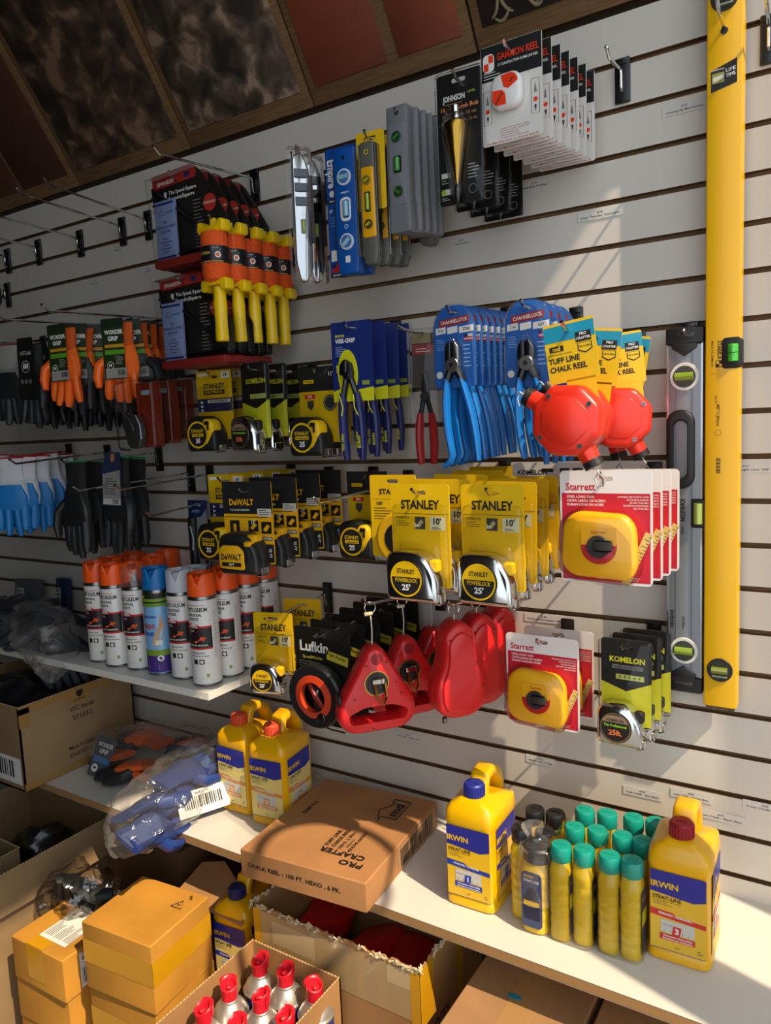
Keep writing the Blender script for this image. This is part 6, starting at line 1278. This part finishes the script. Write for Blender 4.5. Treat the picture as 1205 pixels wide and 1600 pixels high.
for i, (px, py, z, r3) in enumerate(((-.985, -.3, .53, (1.4, .2, .05)), (-.875, -.3, .52, (1.35, -.3, -.05)), (-.765, -.3, .51, (1.4, .2, .0)))):
    c = pr_ if i == 0 else copy_tree(pr_); c.location = (px, py, z-.02); c.rotation_euler = r3; c['label'] = 'dark red chalk box lying inside the torn carton, %s' % ('leftmost', 'middle one', 'rightmost')[i]; c['group'] = GR
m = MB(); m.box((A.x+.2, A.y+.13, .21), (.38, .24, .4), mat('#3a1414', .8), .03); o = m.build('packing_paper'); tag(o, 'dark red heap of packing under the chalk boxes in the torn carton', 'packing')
# jug below the shelf
carton('plain_carton', 'plain brown carton in the dark under the shelf carrying the chalk jug', (-1.33, -.27, 0), .26, .22, .37, .0, CB1, tape=False, grp='cartons in the dark')
j = jug('yellow chalk jug with a dark blue cap in the dark below the shelf', '#20285c', 'pale', '1', '#2038a0'); P0 = hz(372, 1384, .6); j.location = (P0.x, P0.y-.037, .371); j.rotation_euler.z = .1
# cartons far left and behind
zt = .60; A = hz(0, 1372, zt); B = hz(168, 1274, zt)
opencarton('open_carton', 'big open carton on the floor at the left below the lower shelf', (-2.06, -.64, 0), .41, .43, .6, 0, CB2, flaps=(('right', .09, -1.4),), grp='open cartons')
opencarton('open_carton', 'smaller open carton set inside the big left carton', (-2.04, -.625, .34), .29, .2, .245, 0, CB2, grp='open cartons')
carton('packing_crate', 'brown filler carton inside the big left carton', (-2.045, -.62, .006), .38, .39, .33, 0, CB2, tape=False, grp='cartons in the dark')
bag('plastic_bag', 'clear bag with orange gloves in the small open carton at the left', [(-1.99, -.52, .45), (-1.90, -.52, .48), (-1.81, -.52, .46)], [.03, .065, .03], FILM, 18, 'clear plastic bags', .02)
g = glove('work_glove', 'x', '#c2500c', '#f06a10', '#26262a', seed=41)
for i, (dx, dy, z, r3) in enumerate(((-.30, .02, .51, (1.2, 0, 1.0)), (-.24, .04, .51, (1.4, .2, 1.8)))):
    c = g if i == 0 else copy_tree(g); c.location = (A.x+dx, A.y+dy, z); c.rotation_euler = r3; c['label'] = 'orange glove in the small open carton at the left, %s' % ('left one', 'right one')[i]; c['group'] = 'orange gloves in the small open carton'
bag('plastic_bag', 'dark bag in the big left carton under the shelf', [(-1.95, -.31, .46), (-1.83, -.31, .50), (-1.72, -.31, .46)], [.04, .07, .04], mat('#1a1514', .3, coat=.4), 19, 'clear plastic bags', .02)
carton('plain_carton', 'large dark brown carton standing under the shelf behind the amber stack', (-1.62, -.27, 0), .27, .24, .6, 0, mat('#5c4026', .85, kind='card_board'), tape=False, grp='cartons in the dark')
P0 = hz(138, 1385, .535); bag('plastic_bag', 'clear bag of black gloves lying behind the labelled amber carton', [P0+Vector((-.1, -.06, -.04)), P0+Vector((-.04, -.02, 0)), P0+Vector((.04, .0, .0)), P0+Vector((.12, .02, -.03))], [.02, .055, .05, .015], mat('#26282c', .15, kind='haze'), 22, 'clear plastic bags', .025)
m = MB(); 
for i in range(5): m.tube([P0+Vector((-.07+.03*i, -.03+.01*i, -.03)), P0+Vector((-.06+.03*i, -.03, .015)), P0+Vector((-.03+.03*i, .0, .01))], [.014, .018, .012], mat('#222428', .5, kind='grit'), 10)
o = m.build('black_glove_bundle'); tag(o, 'bundle of black glove fingers inside the clear bag behind the labelled carton', 'glove')
t = thing('cardboard_sheet', 'loose cardboard flap sticking up behind the amber stack', 'cardboard', hz(262, 1392, .575), (0, 0, .12)); m = MB(); m.raw([(0, .02, -.02), (.2, .0, -.03), (.205, .07, .0), (.17, .06, -.005), (.06, .13, .01), (.0, .12, .0)]+[(0, .02, -.024), (.2, .0, -.034), (.205, .07, -.004), (.17, .06, -.009), (.06, .13, .006), (.0, .12, -.004)], [(0, 1, 2, 3, 4, 5), (11, 10, 9, 8, 7, 6)]+[(i, 6+i, 6+(i+1) % 6, (i+1) % 6) for i in range(6)], CB1); m.build('sheet', t, smooth=False)
# flat cartons on the right under the shelf
for i, (x0, x1, s_) in enumerate(((-.569, -.36, 'left one'), (-.35, -.14, 'right one'), (-.13, .1, 'the one at the picture edge'))):
    carton('flat_carton', 'flat brown carton under the shelf at the right, %s' % s_, (x0, -.66, 0), x1-x0, .52, .6-.004*i, 0, mat('#a37a50', .8, kind='card_board'), tape=True, grp='flat cartons at the right', tm=mat('#a8804f', .5))
P0 = hz(805, 1556, .602); m = MB(); m.prism([(-.014, -.004), (.0, -.007), (.014, -.002), (.008, .004), (-.008, .005)], 0, .001, mat('#1585a0', .4)); o = m.build('plastic_scrap', None, (P0.x, P0.y, .6017), (-PI/2, 0, 0)); tag(o, 'small teal plastic scrap lying on the flat carton', 'scrap')
# hoop added out of view to throw the arc shadow on the carton
m = MB()
c0 = Vector((-.84, -.345, .77)) - SUN*2.1
q1 = SUN.cross(Vector((0, 0, 1))).normalized(); q2 = q1.cross(SUN).normalized()
m.tube([c0+q1*.12*math.cos(a)+q2*.13*math.sin(a) for a in [2*PI*i/32 for i in range(32)]], .011, BLK, 8, closed=True)
m.tube([c0+q2*.13, c0+q2*.13+Vector((0, 0, .25))], .003, BLK, 6)
tag(m.build('shadow_hoop'), 'black hoop added out of view to cast the arc shadow on the carton', 'cable')
